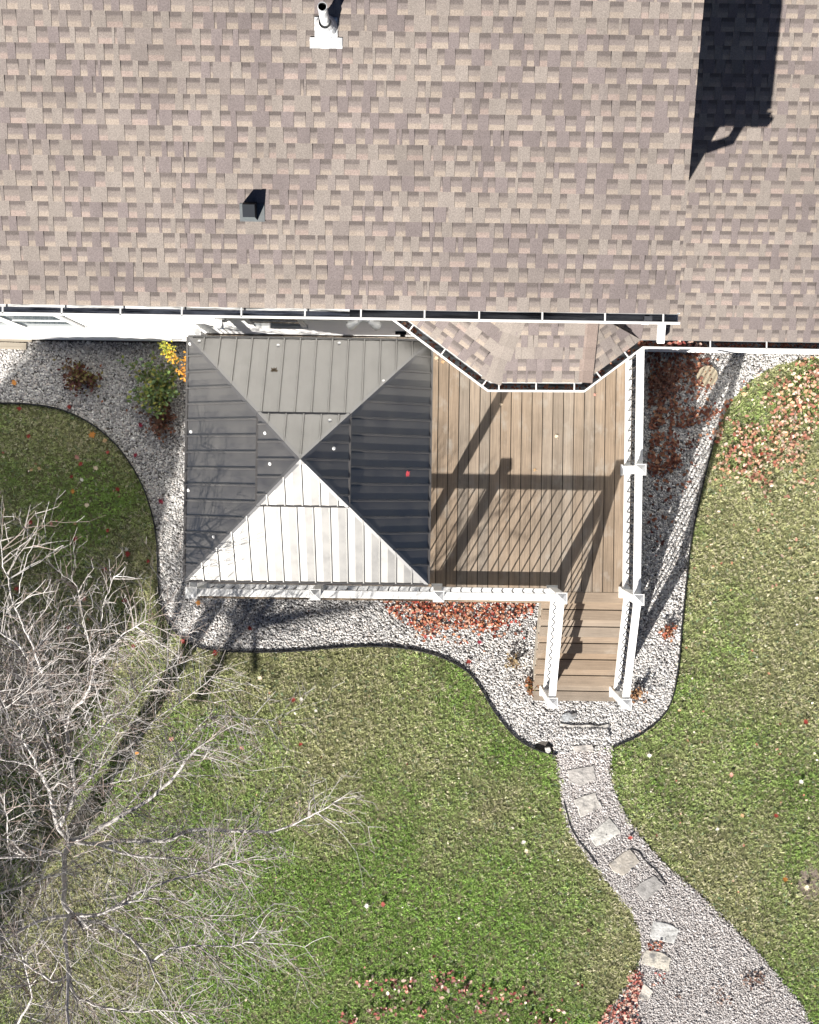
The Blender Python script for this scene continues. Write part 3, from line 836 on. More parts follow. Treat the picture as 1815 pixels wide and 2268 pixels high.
mb = MB(); mb.bar((a.x, a.y, .03), (b.x, b.y + .02, .03), 0.06, 0.03)
tag(mb.build("plank", M_wood), "narrow dark plank tucked against the foundation behind the grey plank", "plank")

# ------------------------------------------------------------------ gravel
ICO_V = []
g_ = (1 + 5**0.5)/2
for a in (-1, 1):
    for b in (-g_, g_): ICO_V += [(a, b, 0), (0, a, b), (b, 0, a)]
ICO_V = np.array(ICO_V)/math.hypot(1, g_)
import itertools
ICO_F = []
el = 2/math.hypot(1, g_)
for i, j, k in itertools.combinations(range(12), 3):
    d = [np.linalg.norm(ICO_V[p]-ICO_V[q_]) for p, q_ in ((i,j),(j,k),(i,k))]
    if max(d) < el*1.05:
        nrm = np.cross(ICO_V[j]-ICO_V[i], ICO_V[k]-ICO_V[i])
        ICO_F.append((i,j,k) if nrm.dot(ICO_V[i]) > 0 else (i,k,j))
ICO_F = np.array(ICO_F)
def rot_rand(n, tilt=0.6):
    yaw = rng.random(n)*2*np.pi; tx = rng.normal(0, tilt, n)
    cy, sy, ct, st_ = np.cos(yaw), np.sin(yaw), np.cos(tx), np.sin(tx)
    R = np.zeros((n,3,3)); R[:,0,0]=cy; R[:,0,1]=-sy*ct; R[:,0,2]=sy*st_; R[:,1,0]=sy; R[:,1,1]=cy*ct; R[:,1,2]=-cy*st_; R[:,2,1]=st_; R[:,2,2]=ct
    return R
def pebbles(name, xy, size, z, palette, mat, bright=None):
    n = len(xy)
    s = size*np.exp(rng.normal(0, 0.28, n))
    sc = np.stack([s*rng.uniform(0.8,1.35,n), s*rng.uniform(0.65,1.0,n), s*rng.uniform(0.4,0.75,n)], 1)
    v = ICO_V[None]*(1 + rng.normal(0, 0.12, (n,12,1)))*sc[:,None,:]
    v = np.einsum('nij,nkj->nki', rot_rand(n, 0.45), v)
    v[:,:,0] += xy[:,0,None]; v[:,:,1] += xy[:,1,None]; v[:,:,2] += (z + rng.random(n)*size*0.7)[:,None]
    f = (ICO_F[None] + (np.arange(n)*12)[:,None,None]).reshape(-1,3)
    pal = np.array(palette); c = pal[rng.integers(0, len(pal), n)]*rng.uniform(0.98, 1.42, (n,1))
    if bright is not None: c = c*bright[:,None]
    cols = np.repeat(c, 12, 0)
    return mesh_np(name, v.reshape(-1,3), f, np.clip(cols, 0, .9), mat)
def scatter(poly, n):
    xs = [p[0] for p in poly]; ys = [p[1] for p in poly]
    x0, x1 = max(min(xs), -6.7), min(max(xs), 6.7); y0, y1 = max(min(ys), -8.6), min(max(ys), 2.2)
    out = []
    a = (x1-x0)*(y1-y0); m = int(a*n)
    xy = np.stack([rng.uniform(x0,x1,m), rng.uniform(y0,y1,m)], 1)
    return xy[inside(xy, poly)]
xy = scatter(BED, 4700)
hid = (xy[:,0] > -2.6) & (xy[:,0] < 2.8) & (xy[:,1] > -1.25)
hid |= xy[:,1] > 1.95
xy = xy[~hid]
d_edge = np.min(np.hypot(xy[:,0,None]-np.array([p.x for p in edge_l])[None], xy[:,1,None]-np.array([p.y for p in edge_l])[None]), 1)
hollow = P(1205, 1662, 0)
keep = np.hypot(xy[:,0]-hollow.x, xy[:,1]-hollow.y) > 0.15
xy = xy[keep]
zg = np.full(len(xy), 0.008)
q = R4([(385,875),(1125,880),(1130,1020),(380,1020)])
zg[inside(xy, q)] = 0.042
PAL = [(0.44,0.43,0.42),(0.38,0.37,0.36),(0.52,0.51,0.49),(0.28,0.275,0.27),(0.42,0.385,0.36),(0.34,0.335,0.335),(0.18,0.175,0.175),(0.40,0.395,0.395),(0.24,0.235,0.23),(0.60,0.59,0.57)]
tag(pebbles("gravel", xy, 0.0143, zg, PAL, M_gravel), "pale grey rounded gravel covering the beds round the deck", "gravel", kind="stuff")
xy = scatter(PATH, 5600)
PAL2 = [(0.385,0.362,0.35),(0.425,0.402,0.39),(0.32,0.298,0.29),(0.485,0.466,0.455),(0.355,0.331,0.32),(0.25,0.238,0.235),(0.42,0.402,0.395)]
xy = xy + rng.normal(0, 0.022, xy.shape)
up = np.clip((xy[:,1] + 5.3)/1.6, 0, 1)
tag(pebbles("path_gravel", xy, 0.0115, 0.010, PAL2, M_gravel, 0.92 + 0.30*up), "fine pinkish grey gravel strewn along the path", "gravel", kind="stuff")

# ------------------------------------------------------------------ grass
def blades(name, ntuft, per):
    """tufts of a few blades that share a lean and a shade"""
    tx = np.stack([rng.uniform(-6.35, 6.35, ntuft), rng.uniform(-8.4, 2.2, ntuft)], 1)
    jit = np.stack([fbm(tx[:,0], tx[:,1], 6.0, 41) - .5, fbm(tx[:,0], tx[:,1], 6.0, 47) - .5], 1)*0.16
    ok = ~inside(tx, BED) & ~inside(tx + jit, PATH)
    bp = P(1795, 1955, 0)
    ok &= (np.hypot((tx[:,0]-bp.x)*1.25, tx[:,1]-bp.y) + rng.normal(0, .04, len(tx)) > 0.23) | (rng.random(len(tx)) < .28)
    tx = tx[ok]
    keep = rng.random(len(tx)) < 0.60 + 0.7*fbm(tx[:,0], tx[:,1], 1.6, 5)
    tx = tx[keep]; nt = len(tx)
    tyaw = rng.random(nt)*2*np.pi
    tshade = np.exp(rng.normal(0, 0.20, nt))
    tlen = rng.uniform(0.7, 1.35, nt)
    kind = rng.random(nt)
    x, y = tx[:,0], tx[:,1]
    g = fbm(x, y, 0.55, 21); s2 = fbm(x, y, 1.7, 31); s3 = fbm(x, y, 5.0, 35)
    low = np.clip((-y - 4.6)/2.6, 0, 1)
    green = np.clip(0.38 + 2.0*(g - 0.5) + 0.75*np.clip((-y - 5.3)/1.6, 0, 1)*np.clip((3.2 - x)/0.5, 0, 1)*np.clip((x + 3.4)/1.0, 0, 1) - 0.28*np.clip((x - 3.4)/1.0, 0, 1)*np.clip((y + 4.5)/1.5, 0, 1) + 0.8*(s2 - 0.5) + 0.5*(s3 - .5), 0, 1)
    left = np.clip((-x - 2.4)/2.0, 0, 1)*np.clip((y + 4.2)/1.5, 0, 1)
    green = np.clip(green - 0.10*left, 0, 1)
    olive = np.array([0.385, 0.395, 0.200]); straw = np.array([0.56, 0.52, 0.36]); fresh = np.array([0.235, 0.375, 0.085]); blue = np.array([0.19, 0.28, 0.16])
    c = olive[None]*(1-green)[:,None] + fresh[None]*green[:,None]
    sp = kind < (0.26 - 0.20*green); c[sp] = straw
    bl = kind > 0.96; c[bl] = blue
    c = c*tshade[:,None]*(0.80 + 0.45*fbm(x, y, 3.0, 61))[:,None]
    n = nt*per
    r3 = lambda q: np.repeat(q, per, 0)
    bx = r3(x) + rng.normal(0, 0.010, n); by = r3(y) + rng.normal(0, 0.010, n)
    yaw = r3(tyaw) + rng.normal(0, 0.75, n)
    L = rng.uniform(0.024, 0.050, n)*r3(tlen); w = rng.uniform(0.0026, 0.0044, n)
    lean = rng.uniform(0.5, 1.35, n)
    dx, dy, dz = np.cos(yaw)*np.sin(lean), np.sin(yaw)*np.sin(lean), np.cos(lean)
    b = np.stack([bx, by, np.full(n, 0.001)], 1)
    s = np.stack([-np.sin(yaw)*w, np.cos(yaw)*w, np.zeros(n)], 1)
    mid = b + np.stack([dx, dy, dz*1.15 + 0.1], 1)*(L*0.55)[:,None]
    tip = b + np.stack([dx, dy, dz], 1)*L[:,None]
    v = np.stack([b - s, b + s, mid + s*0.85, mid - s*0.85, tip], 1).reshape(-1, 3)
    f4 = np.arange(n)[:,None]*5
    f = np.concatenate([f4 + np.array([[0,1,2]]), f4 + np.array([[0,2,3]]), f4 + np.array([[3,2,4]])], 0)
    cb = r3(c)*rng.uniform(0.84, 1.2, (n, 1))
    return mesh_np(name, v, f, np.repeat(np.clip(cb, 0, .8), 5, 0), M_grass)
tag(blades("grass", 220000, 4), "short olive and green lawn grass with straw patches", "grass", kind="stuff")

# ------------------------------------------------------------------ fallen leaves
MAPLE = [(0,-0.5),(0.10,-0.18),(0.42,-0.26),(0.34,-0.04),(0.58,0.14),(0.26,0.18),(0.30,0.40),(0.10,0.30),(0,0.62),(-0.10,0.30),(-0.30,0.40),(-0.26,0.18),(-0.58,0.14),(-0.34,-0.04),(-0.42,-0.26),(-0.10,-0.18)]
MAPLE = np.array(MAPLE)
OVAL = np.array([(0,-0.5),(0.24,-0.28),(0.30,0.05),(0.14,0.38),(0,0.52),(-0.14,0.38),(-0.30,0.05),(-0.24,-0.28)])
RED = [(0.24,0.09,0.055),(0.56,0.36,0.27),(0.50,0.26,0.17),(0.40,0.085,0.05),(0.45,0.16,0.08),(0.30,0.05,0.035),(0.52,0.24,0.13),(0.50,0.30,0.20),(0.36,0.11,0.07)]
PINK = [(0.58,0.33,0.26),(0.50,0.20,0.15),(0.62,0.43,0.34),(0.40,0.11,0.09),(0.66,0.52,0.43),(0.30,0.09,0.08)]
TANL = [(0.58,0.42,0.34),(0.48,0.25,0.18),(0.66,0.54,0.46),(0.38,0.14,0.10),(0.55,0.35,0.26),(0.24,0.10,0.07),(0.60,0.46,0.33),(0.30,0.15,0.10),(0.42,0.22,0.13),(0.50,0.32,0.18)]
BRN = [(0.22,0.085,0.055),(0.30,0.13,0.08),(0.17,0.06,0.045),(0.36,0.19,0.11),(0.26,0.10,0.06),(0.13,0.055,0.04)]
class Litter:
    def __init__(self): self.v, self.f, self.c, self.n = [], [], [], 0
    def put(self, xy, size, pal, z=0.03, shape=OVAL, tilt=0.5):
        n = len(xy)
        if n == 0: return
        k = len(shape)
        s = size*rng.uniform(0.6, 1.25, n)
        base = np.zeros((n, k+1, 3)); base[:,:k,0] = shape[None,:,0]*s[:,None]; base[:,:k,1] = shape[None,:,1]*s[:,None]
        curl = rng.uniform(-0.7, 1.5, n)
        base[:,:k,2] = (shape[None,:,0]**2 + 0.5*shape[None,:,1]**2)*s[:,None]*curl[:,None]
        v = np.einsum('nij,nkj->nki', rot_rand(n, tilt), base)
        v[:,:,0] += xy[:,0,None]; v[:,:,1] += xy[:,1,None]
        zz = z(xy[:,0], xy[:,1]) if callable(z) else z
        v[:,:,2] += (zz + rng.random(n)*0.03)[:,None]
        idx = np.arange(n)[:,None,None]*(k+1) + self.n
        tri = np.array([(i, (i+1) % k, k) for i in range(k)])[None]
        pal = np.array(pal); c = pal[rng.integers(0, len(pal), n)]*rng.uniform(0.75, 1.2, (n,1))
        self.v.append(v.reshape(-1,3)); self.f.append((idx+tri).reshape(-1,3)); self.c.append(np.repeat(c, k+1, 0)); self.n += n*(k+1)
    def build(self, name): return mesh_np(name, np.concatenate(self.v), np.concatenate(self.f), np.clip(np.concatenate(self.c),0,.85), M_leaf)
def pts_in(poly_px, per_m2, thr=None, s=3.0, seed=0):
    poly = [P(x, y, 0) for x, y in poly_px]
    xs = [p.x for p in poly]; ys = [p.y for p in poly]
    m = int((max(xs)-min(xs))*(max(ys)-min(ys))*per_m2)
    xy = np.stack([rng.uniform(min(xs),max(xs),m), rng.uniform(min(ys),max(ys),m)], 1)
    xy = xy[inside(xy, poly)]
    if thr is not None and len(xy):
        xy = xy[fbm(xy[:,0], xy[:,1], s, seed) + rng.normal(0, .05, len(xy)) > thr]
    return xy
L = Litter()
L.put(pts_in([(835,1322),(1195,1322),(1180,1350),(1130,1372),(1090,1400),(1000,1388),(950,1408),(920,1392),(880,1370)], 1100), 0.050, RED)
L.put(pts_in([(835,1322),(1195,1322),(1160,1400),(1020,1430),(930,1420),(860,1370)], 120), 0.055, RED)
L.build("x") if False else None
tag(L.build("fallen_leaves"), "drift of red and orange leaves on gravel below the front railing", "leaves", kind="stuff")
L = Litter()
L.put(pts_in([(1436,775),(1560,775),(1600,880),(1580,930),(1500,950),(1505,1040),(1436,1060)], 620, 0.36, 2.2, 4), 0.065, BRN)
L.put(pts_in([(1436,775),(1600,775),(1560,1000),(1500,1130),(1436,1290)], 90), 0.06, BRN)
L.put(pts_in([(1550,900),(1620,880),(1600,1000),(1570,980)], 220), 0.06, RED)
tag(L.build("fallen_leaves"), "brown leaves strewn over shaded gravel right of the deck", "leaves", kind="stuff")
L = Litter()
L.put(pts_in([(1640,850),(1700,800),(1815,780),(1815,1080),(1720,1060),(1700,1110),(1640,1050),(1590,1040),(1575,980),(1610,900)], 470, 0.49, 1.9, 6), 0.062, TANL, 0.035)
L.put(pts_in([(1560,1060),(1815,1060),(1815,1330),(1540,1250)], 11), 0.055, TANL, 0.035)
L.put(pts_in([(1620,860),(1815,770),(1815,1120),(1570,1060)], 45), 0.06, TANL, 0.035)
L.put(pts_in([(1580,980),(1700,1000),(1730,1060),(1600,1060)], 60), 0.06, RED, 0.035)
tag(L.build("fallen_leaves"), "pinkish tan maple leaves scattered over the upper right lawn corner", "leaves", kind="stuff")
L = Litter()
L.put(pts_in([(1395,2140),(1425,2150),(1415,2230),(1420,2290),(1310,2290),(1345,2230),(1385,2195)], 900), 0.05, PINK)
L.put(pts_in([(1425,2150),(1475,2145),(1480,2170),(1440,2200)], 120), 0.05, PINK)
L.put(pts_in([(1430,2082),(1472,2080),(1465,2102),(1435,2104)], 800), 0.045, RED)
tag(L.build("fallen_leaves"), "dense pink red leaf drift at the bottom lawn edge of the path", "leaves", kind="stuff")
L = Litter()
for (cx, cy, n, r) in ((805,2172,14,14),(868,2180,18,16),(910,2172,14,12),(985,2162,26,22),(970,2182,14,10),(1028,2190,22,14),(1085,2200,16,16),(1060,2230,14,10),(835,2235,18,14),(780,2250,16,14),(935,2238,8,8),(1118,2250,12,10),(1150,2210,20,26),(1205,2260,30,26),(870,2215,14,30),(1000,2260,8,20),(1290,2180,6,10)):
    q = np.stack([rng.normal(cx, r, n), rng.normal(cy, r*.7, n)], 1)
    L.put(np.array([[P(a, b, 0).x, P(a, b, 0).y] for a, b in q]), 0.066, PINK + [(0.70,0.58,0.50)] + [(0.14,0.06,0.05)]*5 + [(0.24,0.09,0.07)]*3, 0.045)
tag(L.build("fallen_leaves"), "small pink and cream leaf clumps in the green lawn at the bottom", "leaves", kind="stuff")
L = Litter()
for (cx, cy, n, r) in ((1672,2165,60,14),(1590,2200,14,16),(1500,2205,8,8),(1605,2212,10,8)):
    q = np.stack([rng.normal(cx, r, n), rng.normal(cy, r*.7, n)], 1)
    L.put(np.array([[P(a, b, 0).x, P(a, b, 0).y] for a, b in q]), 0.045, [(0.10,0.06,0.05),(0.16,0.09,0.07),(0.22,0.14,0.11),(0.45,0.33,0.27)], 0.03)
tag(L.build("dead_weeds"), "withered dark weed clumps on the wide gravel path", "weeds", kind="stuff")
L = Litter()                                     # the leaf specks all over the lawn
for poly, d in (([(380,1500),(1130,1500),(1300,1900),(1350,2268),(300,2268)], 3.2), ([(1540,1050),(1815,1050),(1815,2268),(1700,2200),(1350,1700),(1530,1400)], 5.5), ([(0,900),(340,1000),(360,1400),(0,1400)], 3.0)):
    q = pts_in(poly, d); L.put(q, 0.042, TANL + [(0.72,0.66,0.55)]*4, 0.04, tilt=0.8)
q = pts_in([(0,770),(330,770),(380,1100),(420,1330),(900,1400),(1120,1500),(1190,1560),(1190,1350),(420,1330),(400,1300),(400,950),(0,880)], 2.5); L.put(q, 0.05, RED)
tag(L.build("leaf_specks"), "tiny dry leaf bits sprinkled over lawn and gravel", "leaves", kind="stuff")
L = Litter()
gl = []
for _ in range(420):
    t = rng.random(); i = 3 if rng.random() < .62 else (0 if rng.random() < .45 else (1 if rng.random() < .6 else 2))
    if i == 0 and rng.random() < .5: t *= 0.5
    if i == 3: t = rng.random()**1.3*0.6
    p = lp[i].lerp(lp[i+1], t); d = (lp[i+1]-lp[i]).normalized(); n_ = Vector((d.y, -d.x, 0))
    p = p + n_*rng.uniform(0.02, 0.085); gl.append((p.x, p.y))
L.put(np.array(gl), 0.045, BRN + [(0.30,0.10,0.07)], ZL - 0.085)
q = np.stack([rng.uniform(2.98, 3.45, 26), 1.692 - rng.uniform(0.02, 0.09, 26)], 1); L.put(q, 0.05, PINK, ZL - 0.035)
tag(L.build("gutter_leaves"), "dark soggy leaves lying in the lower gutters", "leaves", kind="stuff")

def one_leaf(px, py, col, size, label, group, z=0.045, cat="leaf", tilt=0.25, zf=None):
    p = P(px, py, z) if zf is None else PS(px, py, zf)
    mb = MB(); a0 = random.uniform(0, 6.28); s = size
    curl = random.uniform(0.1, 0.5)
    vs = [(x*s, y*s, (x*x + 0.6*y*y)*s*curl) for x, y in MAPLE] + [(0, 0, 0.0)]
    k = len(MAPLE)
    cols = [tuple(np.array(col)*random.uniform(0.85, 1.1)) for _ in vs]
    mb.add(vs, [(i, (i+1) % k, k) for i in range(k)], cols)
    mb.tube([(0, -.5*s, 0), (0.04*s, -.8*s, 0.012)], 0.0016, 4, col)
    o = mb.build("fallen_leaf", M_leaf)
    o.location = p + Vector((0, 0, 0.006))
    o.rotation_euler = (random.uniform(-tilt, tilt), random.uniform(-tilt, tilt), a0)
    return tag(o, label, cat, group)
CR_ = {"red": (0.30,0.045,0.035), "crimson": (0.28,0.03,0.055), "orange": (0.62,0.26,0.06), "tan": (0.60,0.40,0.22), "cream": (0.72,0.60,0.44), "pink": (0.60,0.30,0.24), "white": (0.78,0.74,0.66), "brown": (0.12,0.07,0.05)}
WHERE = {"L": "on the shaded left lawn", "G": "on the grey gravel left of the pavilion", "T": "on grass among the bare tree branches", "C": "on the middle lawn", "S": "on gravel left of the stairs", "R": "on the right lawn", "F": "on gravel before the front railing"}
LEAVES = [(204,962,"orange","L",.12),(233,976,"tan","L",.08),(171,1012,"pink","L",.09),(178,1027,"red","L",.08),(212,1037,"cream","L",.09),(181,1063,"white","L",.07),(162,1088,"orange","L",.08),(261,1083,"red","L",.08),(193,1118,"cream","L",.09),(64,966,"red","L",.08),(43,904,"red","L",.08),(239,1001,"red","L",.07),(70,1040,"tan","L",.06),(87,1037,"tan","L",.06),(159,1056,"red","L",.07),(154,901,"red","G",.08),(312,941,"crimson","G",.09),(301,1008,"crimson","G",.08),(357,1110,"crimson","G",.09),(32,847,"orange","G",.10),(67,1157,"red","L",.09),(114,1160,"pink","L",.07),(239,1175,"red","L",.07),(167,1192,"red","L",.09),(281,1216,"white","L",.07),(282,1227,"red","L",.10),(232,1261,"red","L",.08),(328,1243,"red","L",.07),(37,1303,"red","T",.09),(186,1326,"pink","T",.10),(276,1331,"red","T",.10),(152,1389,"red","T",.10),(296,1431,"red","T",.08),(334,1575,"cream","T",.09),(232,1596,"cream","T",.07),(380,1636,"pink","C",.09),(440,1335,"orange","F",.10),(406,1420,"red","C",.09),(477,1446,"red","C",.10),(554,1391,"red","F",.09),(576,1501,"cream","C",.08),(649,1550,"red","C",.09),(668,1549,"white","C",.07),(536,1657,"pink","C",.08),(666,1649,"red","C",.07),(304,1667,"orange","T",.08),(1063,1423,"crimson","S",.08),(942,1410,"red","F",.08),(1039,1466,"red","S",.09),(1786,1598,"red","R",.09),(1776,1731,"white","R",.08),(1439,1673,"white","R",.08),(1589,1837,"white","R",.07),(1620,1716,"pink","R",.08),(1720,1806,"red","R",.08),(1645,1806,"tan","R",.07),(1740,1947,"orange","R",.09),(1788,1966,"cream","R",.10),(1397,1855,"red","R",.08),(1160,1866,"white","C",.08),(1167,1885,"cream","C",.08),(1304,2061,"brown","C",.09),(813,2007,"white","C",.09),(848,2003,"red","C",.09),(620,1600,"tan","C",.06),(700,1574,"white","C",.06)]
for (x, y_, cn, w, s) in LEAVES:
    lab = f"{cn} fallen leaf lying {WHERE[w]}"
    one_leaf(x, y_, CR_[cn], s*0.95, lab, lab.replace("leaf", "leaves").replace(f"{cn} ", f"{cn} "))
for (x, y_, cn, s_) in ((967,794,"cream",.07),(981,801,"tan",.06),(1233,967,"cream",.06),(1318,874,"pink",.045),(1185,1041,"tan",.05),(1110,895,"cream",.05)):
    one_leaf(x, y_, CR_[cn], s_, f"{cn} leaf scrap lying on the sunny deck boards below the bay", f"{cn} leaf scraps on the deck boards", zf=lambda a, b: DZ)
one_leaf(901, 1049, (0.55,0.07,0.09), 0.085, "red maple leaf lying on the dark east side of the pavilion roof", None, zf=z_pav)
one_leaf(608, 822, (0.16,0.12,0.08), 0.10, "brown curled leaf on the beige north side of the pavilion roof", None, zf=z_pav)

# ------------------------------------------------------------------ garden plants
def leafy(name, c, r, h, n, pal, label, cat="plant", size=0.05, stems=14, stem_col=(0.16,0.10,0.07), squash=1.0, lean=(0, 0)):
    root = empty(name, (c.x, c.y, 0)); tag(root, label, cat)
    mb = MB(); tips = []
    for i in range(stems):
        a = random.uniform(0, 6.28); rr = r*random.uniform(0.3, 1.0); hh = h*random.uniform(0.5, 1.0)
        t = Vector((math.cos(a)*rr + lean[0]*hh, math.sin(a)*rr*squash + lean[1]*hh, hh)); tips.append(t)
        m_ = t*0.5 + Vector((random.uniform(-.03,.03), random.uniform(-.03,.03), 0.05))
        mb.tube([(0, 0, 0.005), m_, t], [0.006, 0.0045, 0.002], 4, stem_col)
        for _ in range(2):
            q = m_.lerp(t, random.random()); e = q + Vector((random.uniform(-.12,.12), random.uniform(-.12,.12), random.uniform(0,.08)))
            mb.tube([q, e], [0.003, 0.0015], 3, stem_col); tips.append(e)
    mb.build("stems", M_twig, root)
    Lf = Litter()
    ta = np.array([list(t) for t in tips]); pick = ta[rng.integers(0, len(ta), n)]*rng.uniform(0.35, 1.05, (n,1)) + rng.normal(0, r*0.10, (n,3))
    pick[:,2] = np.clip(pick[:,2], 0.02, None)
    zz = pick[:,2]
    Lf.put(pick[:,:2], size, pal, zz, OVAL, 0.9)
    o = Lf.build("foliage"); o.parent = root
    return root
leafy("dying_perennial", P(185, 835, 0), 0.36, 0.30, 420, [(0.13,0.055,0.03),(0.17,0.15,0.045),(0.10,0.035,0.03),(0.20,0.16,0.06),(0.085,0.025,0.025),(0.15,0.09,0.04)], "dying olive and maroon plant on the gravel below the white wall", size=0.06)
sh = leafy("flowering_shrub", P(366, 872, 0), 0.50, 0.55, 900, [(0.13,0.20,0.06),(0.22,0.26,0.06),(0.10,0.15,0.05),(0.28,0.28,0.07),(0.16,0.24,0.11)], "straggly green shrub with yellow orange blooms beside the pavilion roof", "shrub", 0.062, 30, (0.24,0.20,0.13), 1.1, (-0.25, 0.35))
Lf = Litter()
for (x, y_, n, r, pal) in ((372,778,60,.05,[(0.45,0.42,0.05),(0.55,0.45,0.05)]),(383,792,46,.045,[(0.60,0.34,0.05),(0.52,0.27,0.04)]),(403,822,40,.04,[(0.60,0.30,0.05),(0.50,0.22,0.04)]),(409,836,22,.035,[(0.72,0.33,0.05)]),(412,795,22,.03,[(0.72,0.36,0.05)]),(364,767,40,.05,[(0.35,0.36,0.05),(0.28,0.33,0.06)])):
    p = P(x, y_, 0.6); q = np.stack([rng.normal(p.x, r, n), rng.normal(p.y, r, n)], 1); Lf.put(q, 0.04, pal, 0.56)
o = Lf.build("blossoms"); o.parent = sh; o.location = (-sh.location.x, -sh.location.y, 0)
leafy("dead_perennial", P(360, 925, 0), 0.33, 0.22, 520, [(0.17,0.085,0.06),(0.22,0.12,0.08),(0.12,0.06,0.045),(0.25,0.10,0.06),(0.19,0.13,0.09)], "brown withered plant with leaves fallen at its foot beside the pavilion", size=0.055, stems=26, stem_col=(0.22,0.16,0.12))
leafy("dead_perennial", P(1136, 1466, 0), 0.14, 0.14, 70, [(0.30,0.22,0.12),(0.36,0.27,0.15),(0.20,0.15,0.07)], "small tan withered plant in white gravel left of the stairs", size=0.045, stems=8)
leafy("dead_perennial", P(1174, 1522, 0), 0.14, 0.16, 110, [(0.40,0.16,0.07),(0.18,0.15,0.05),(0.45,0.20,0.09),(0.20,0.10,0.05)], "orange and green withered plant against the left stair edge", size=0.05, stems=10)
leafy("dead_perennial", P(1408, 1534, 0), 0.12, 0.16, 80, [(0.32,0.17,0.09),(0.22,0.12,0.07),(0.40,0.24,0.13)], "brown withered plant beside the right foot of the stairs", size=0.05, stems=10)
leafy("dead_perennial", P(1470, 850, 0), 0.30, 0.22, 160, [(0.14,0.06,0.045),(0.20,0.09,0.06),(0.10,0.05,0.04)], "dark twiggy withered plant in the shaded bed right of the deck", size=0.05, stems=34, stem_col=(0.26,0.15,0.11))
leafy("dead_perennial", P(1478, 1400, 0), 0.16, 0.12, 60, [(0.40,0.12,0.07),(0.30,0.15,0.08)], "little red brown withered plant on the sunny gravel by the right edging", size=0.06, stems=10)

# ------------------------------------------------------------------ bare tree in the lower left
tree = empty("bare_tree", (0, 0, 0))
tag(tree, "bare pale branched tree spreading over the lower left lawn", "tree")
limbs = MB(); twigs = MB()
def wob(p, s): return p + Vector((random.uniform(-s, s), random.uniform(-s, s), random.uniform(-s, s)))
TW = [(0.38,0.36,0.345),(0.31,0.285,0.27),(0.46,0.44,0.43),(0.25,0.205,0.18),(0.35,0.32,0.30),(0.19,0.145,0.125)]
def twig(p, d, L, r, depth):
    n = max(2, int(L/0.12)); pts = [p]; q = p.copy(); dd = d.normalized()
    for i in range(n):
        dd = (dd + Vector((random.gauss(0,.11), random.gauss(0,.11), random.gauss(0.03,.08)))).normalized()
        q = q + dd*(L/n); pts.append(q.copy())
    c = tuple(np.array(random.choice(TW))*random.uniform(.8, 1.15))
    twigs.tube(pts, [max(0.0021, r*(1 - 0.7*i/n)) for i in range(n+1)], 3, c, cap=False)
    if depth > 0:
        for _ in range(max(1, int(L*random.uniform(3.5, 6.5)))):
            i = random.randint(1, n); b = pts[min(i, n)]
            s = dd.cross(Vector((random.uniform(-1,1), random.uniform(-1,1), 1.2))).normalized()*random.choice((-1, 1))
            nd = (dd*random.uniform(.6, 1.1) + s*random.uniform(.5, 1.0) + Vector((0,0,random.uniform(-.1,.35)))).normalized()
            twig(b, nd, L*random.uniform(.28, .62), r*0.62, depth-1)
def limb(px_pts, z0, z1, r0, r1, dens=1.0, tw=0.6, offx=0, offy=0, s=1.0):
    n = len(px_pts)
    pts = [P(offx + x/s, offy + y/s, z0 + (z1-z0)*i/(n-1)) for i, (x, y) in enumerate(px_pts)]
    pts = smooth_path(pts, 3)
    m = len(pts)
    pts = [wob(p, 0.012) if 0 < i < m-1 else p for i, p in enumerate(pts)]
    rr = [r0 + (r1-r0)*i/(m-1) for i in range(m)]
    limbs.tube(pts, [min(q*0.85, 0.013 + q*0.36) for q in rr], 7)
    Ltot = sum((pts[i+1]-pts[i]).length for i in range(m-1))
    k = int(Ltot*26*dens)
    for _ in range(k):
        t = random.random()**0.8*(m-1.001); i = int(t); p = pts[i].lerp(pts[i+1], t-i)
        d = (pts[i+1]-pts[i]).normalized()
        sd = Vector((-d.y, d.x, 0)).normalized()*random.choice((-1,1))
        nd = d*random.uniform(.35, 1.0) + sd*random.uniform(.4, 1.0) + Vector((0,0,random.uniform(-.35,.45)))
        twig(p, nd, tw*random.uniform(.4, 1.45), random.uniform(0.0042, 0.0085), 2)
    for _ in range(3):
        twig(pts[-1], (pts[-1]-pts[-3]) + Vector((random.gauss(0,.02), random.gauss(0,.02), 0)), tw*random.uniform(.6,1.0), r1*0.7, 2)
    return pts
a = lambda pts: pts
# trunk leaning up from its foot to the first fork
foot = P(205, 1790, 0); fork = P(156, 1862, 1.9)
tp = [foot + Vector((0,0,-.02)), foot.lerp(fork, .3) + Vector((-.04,-.02,0)), foot.lerp(fork, .7) + Vector((-.03,-.01,0)), fork]
tk = MB(); tk.tube(smooth_path(tp, 4), [0.16,0.145,0.138,0.134,0.13,0.127,0.124,0.12,0.115,0.11,0.10,0.09,0.08], 12)
tk.build("trunk", make_mat("dark_trunk_bark", (0.13, 0.115, 0.10), 0.9, noise=[((20, 20, 5), 0.35)], bump=((30, 30, 8), 0.8, 0.02)), tree, smooth=True)
N1 = (156,1861)
limb([N1,(130,1835),(117,1787),(106,1743),(87,1709),(70,1672),(48,1640)], 1.9, 3.6, .055, .012)
limb([N1,(187,1856),(213,1839),(261,1813),(304,1787),(339,1765),(391,1713),(422,1673),(455,1645)], 1.9, 3.0, .06, .012)
limb([N1,(143,1900),(143,1961),(143,2000),(161,2026)], 1.9, 2.9, .07, .05, .6)
limb([(161,2026),(209,2026),(243,2015),(283,2000),(335,1989),(390,1993)], 2.9, 3.5, .032, .008)
limb([(243,2015),(304,1978),(374,1952),(435,1935),(487,1917),(540,1905)], 3.0, 3.6, .024, .006)
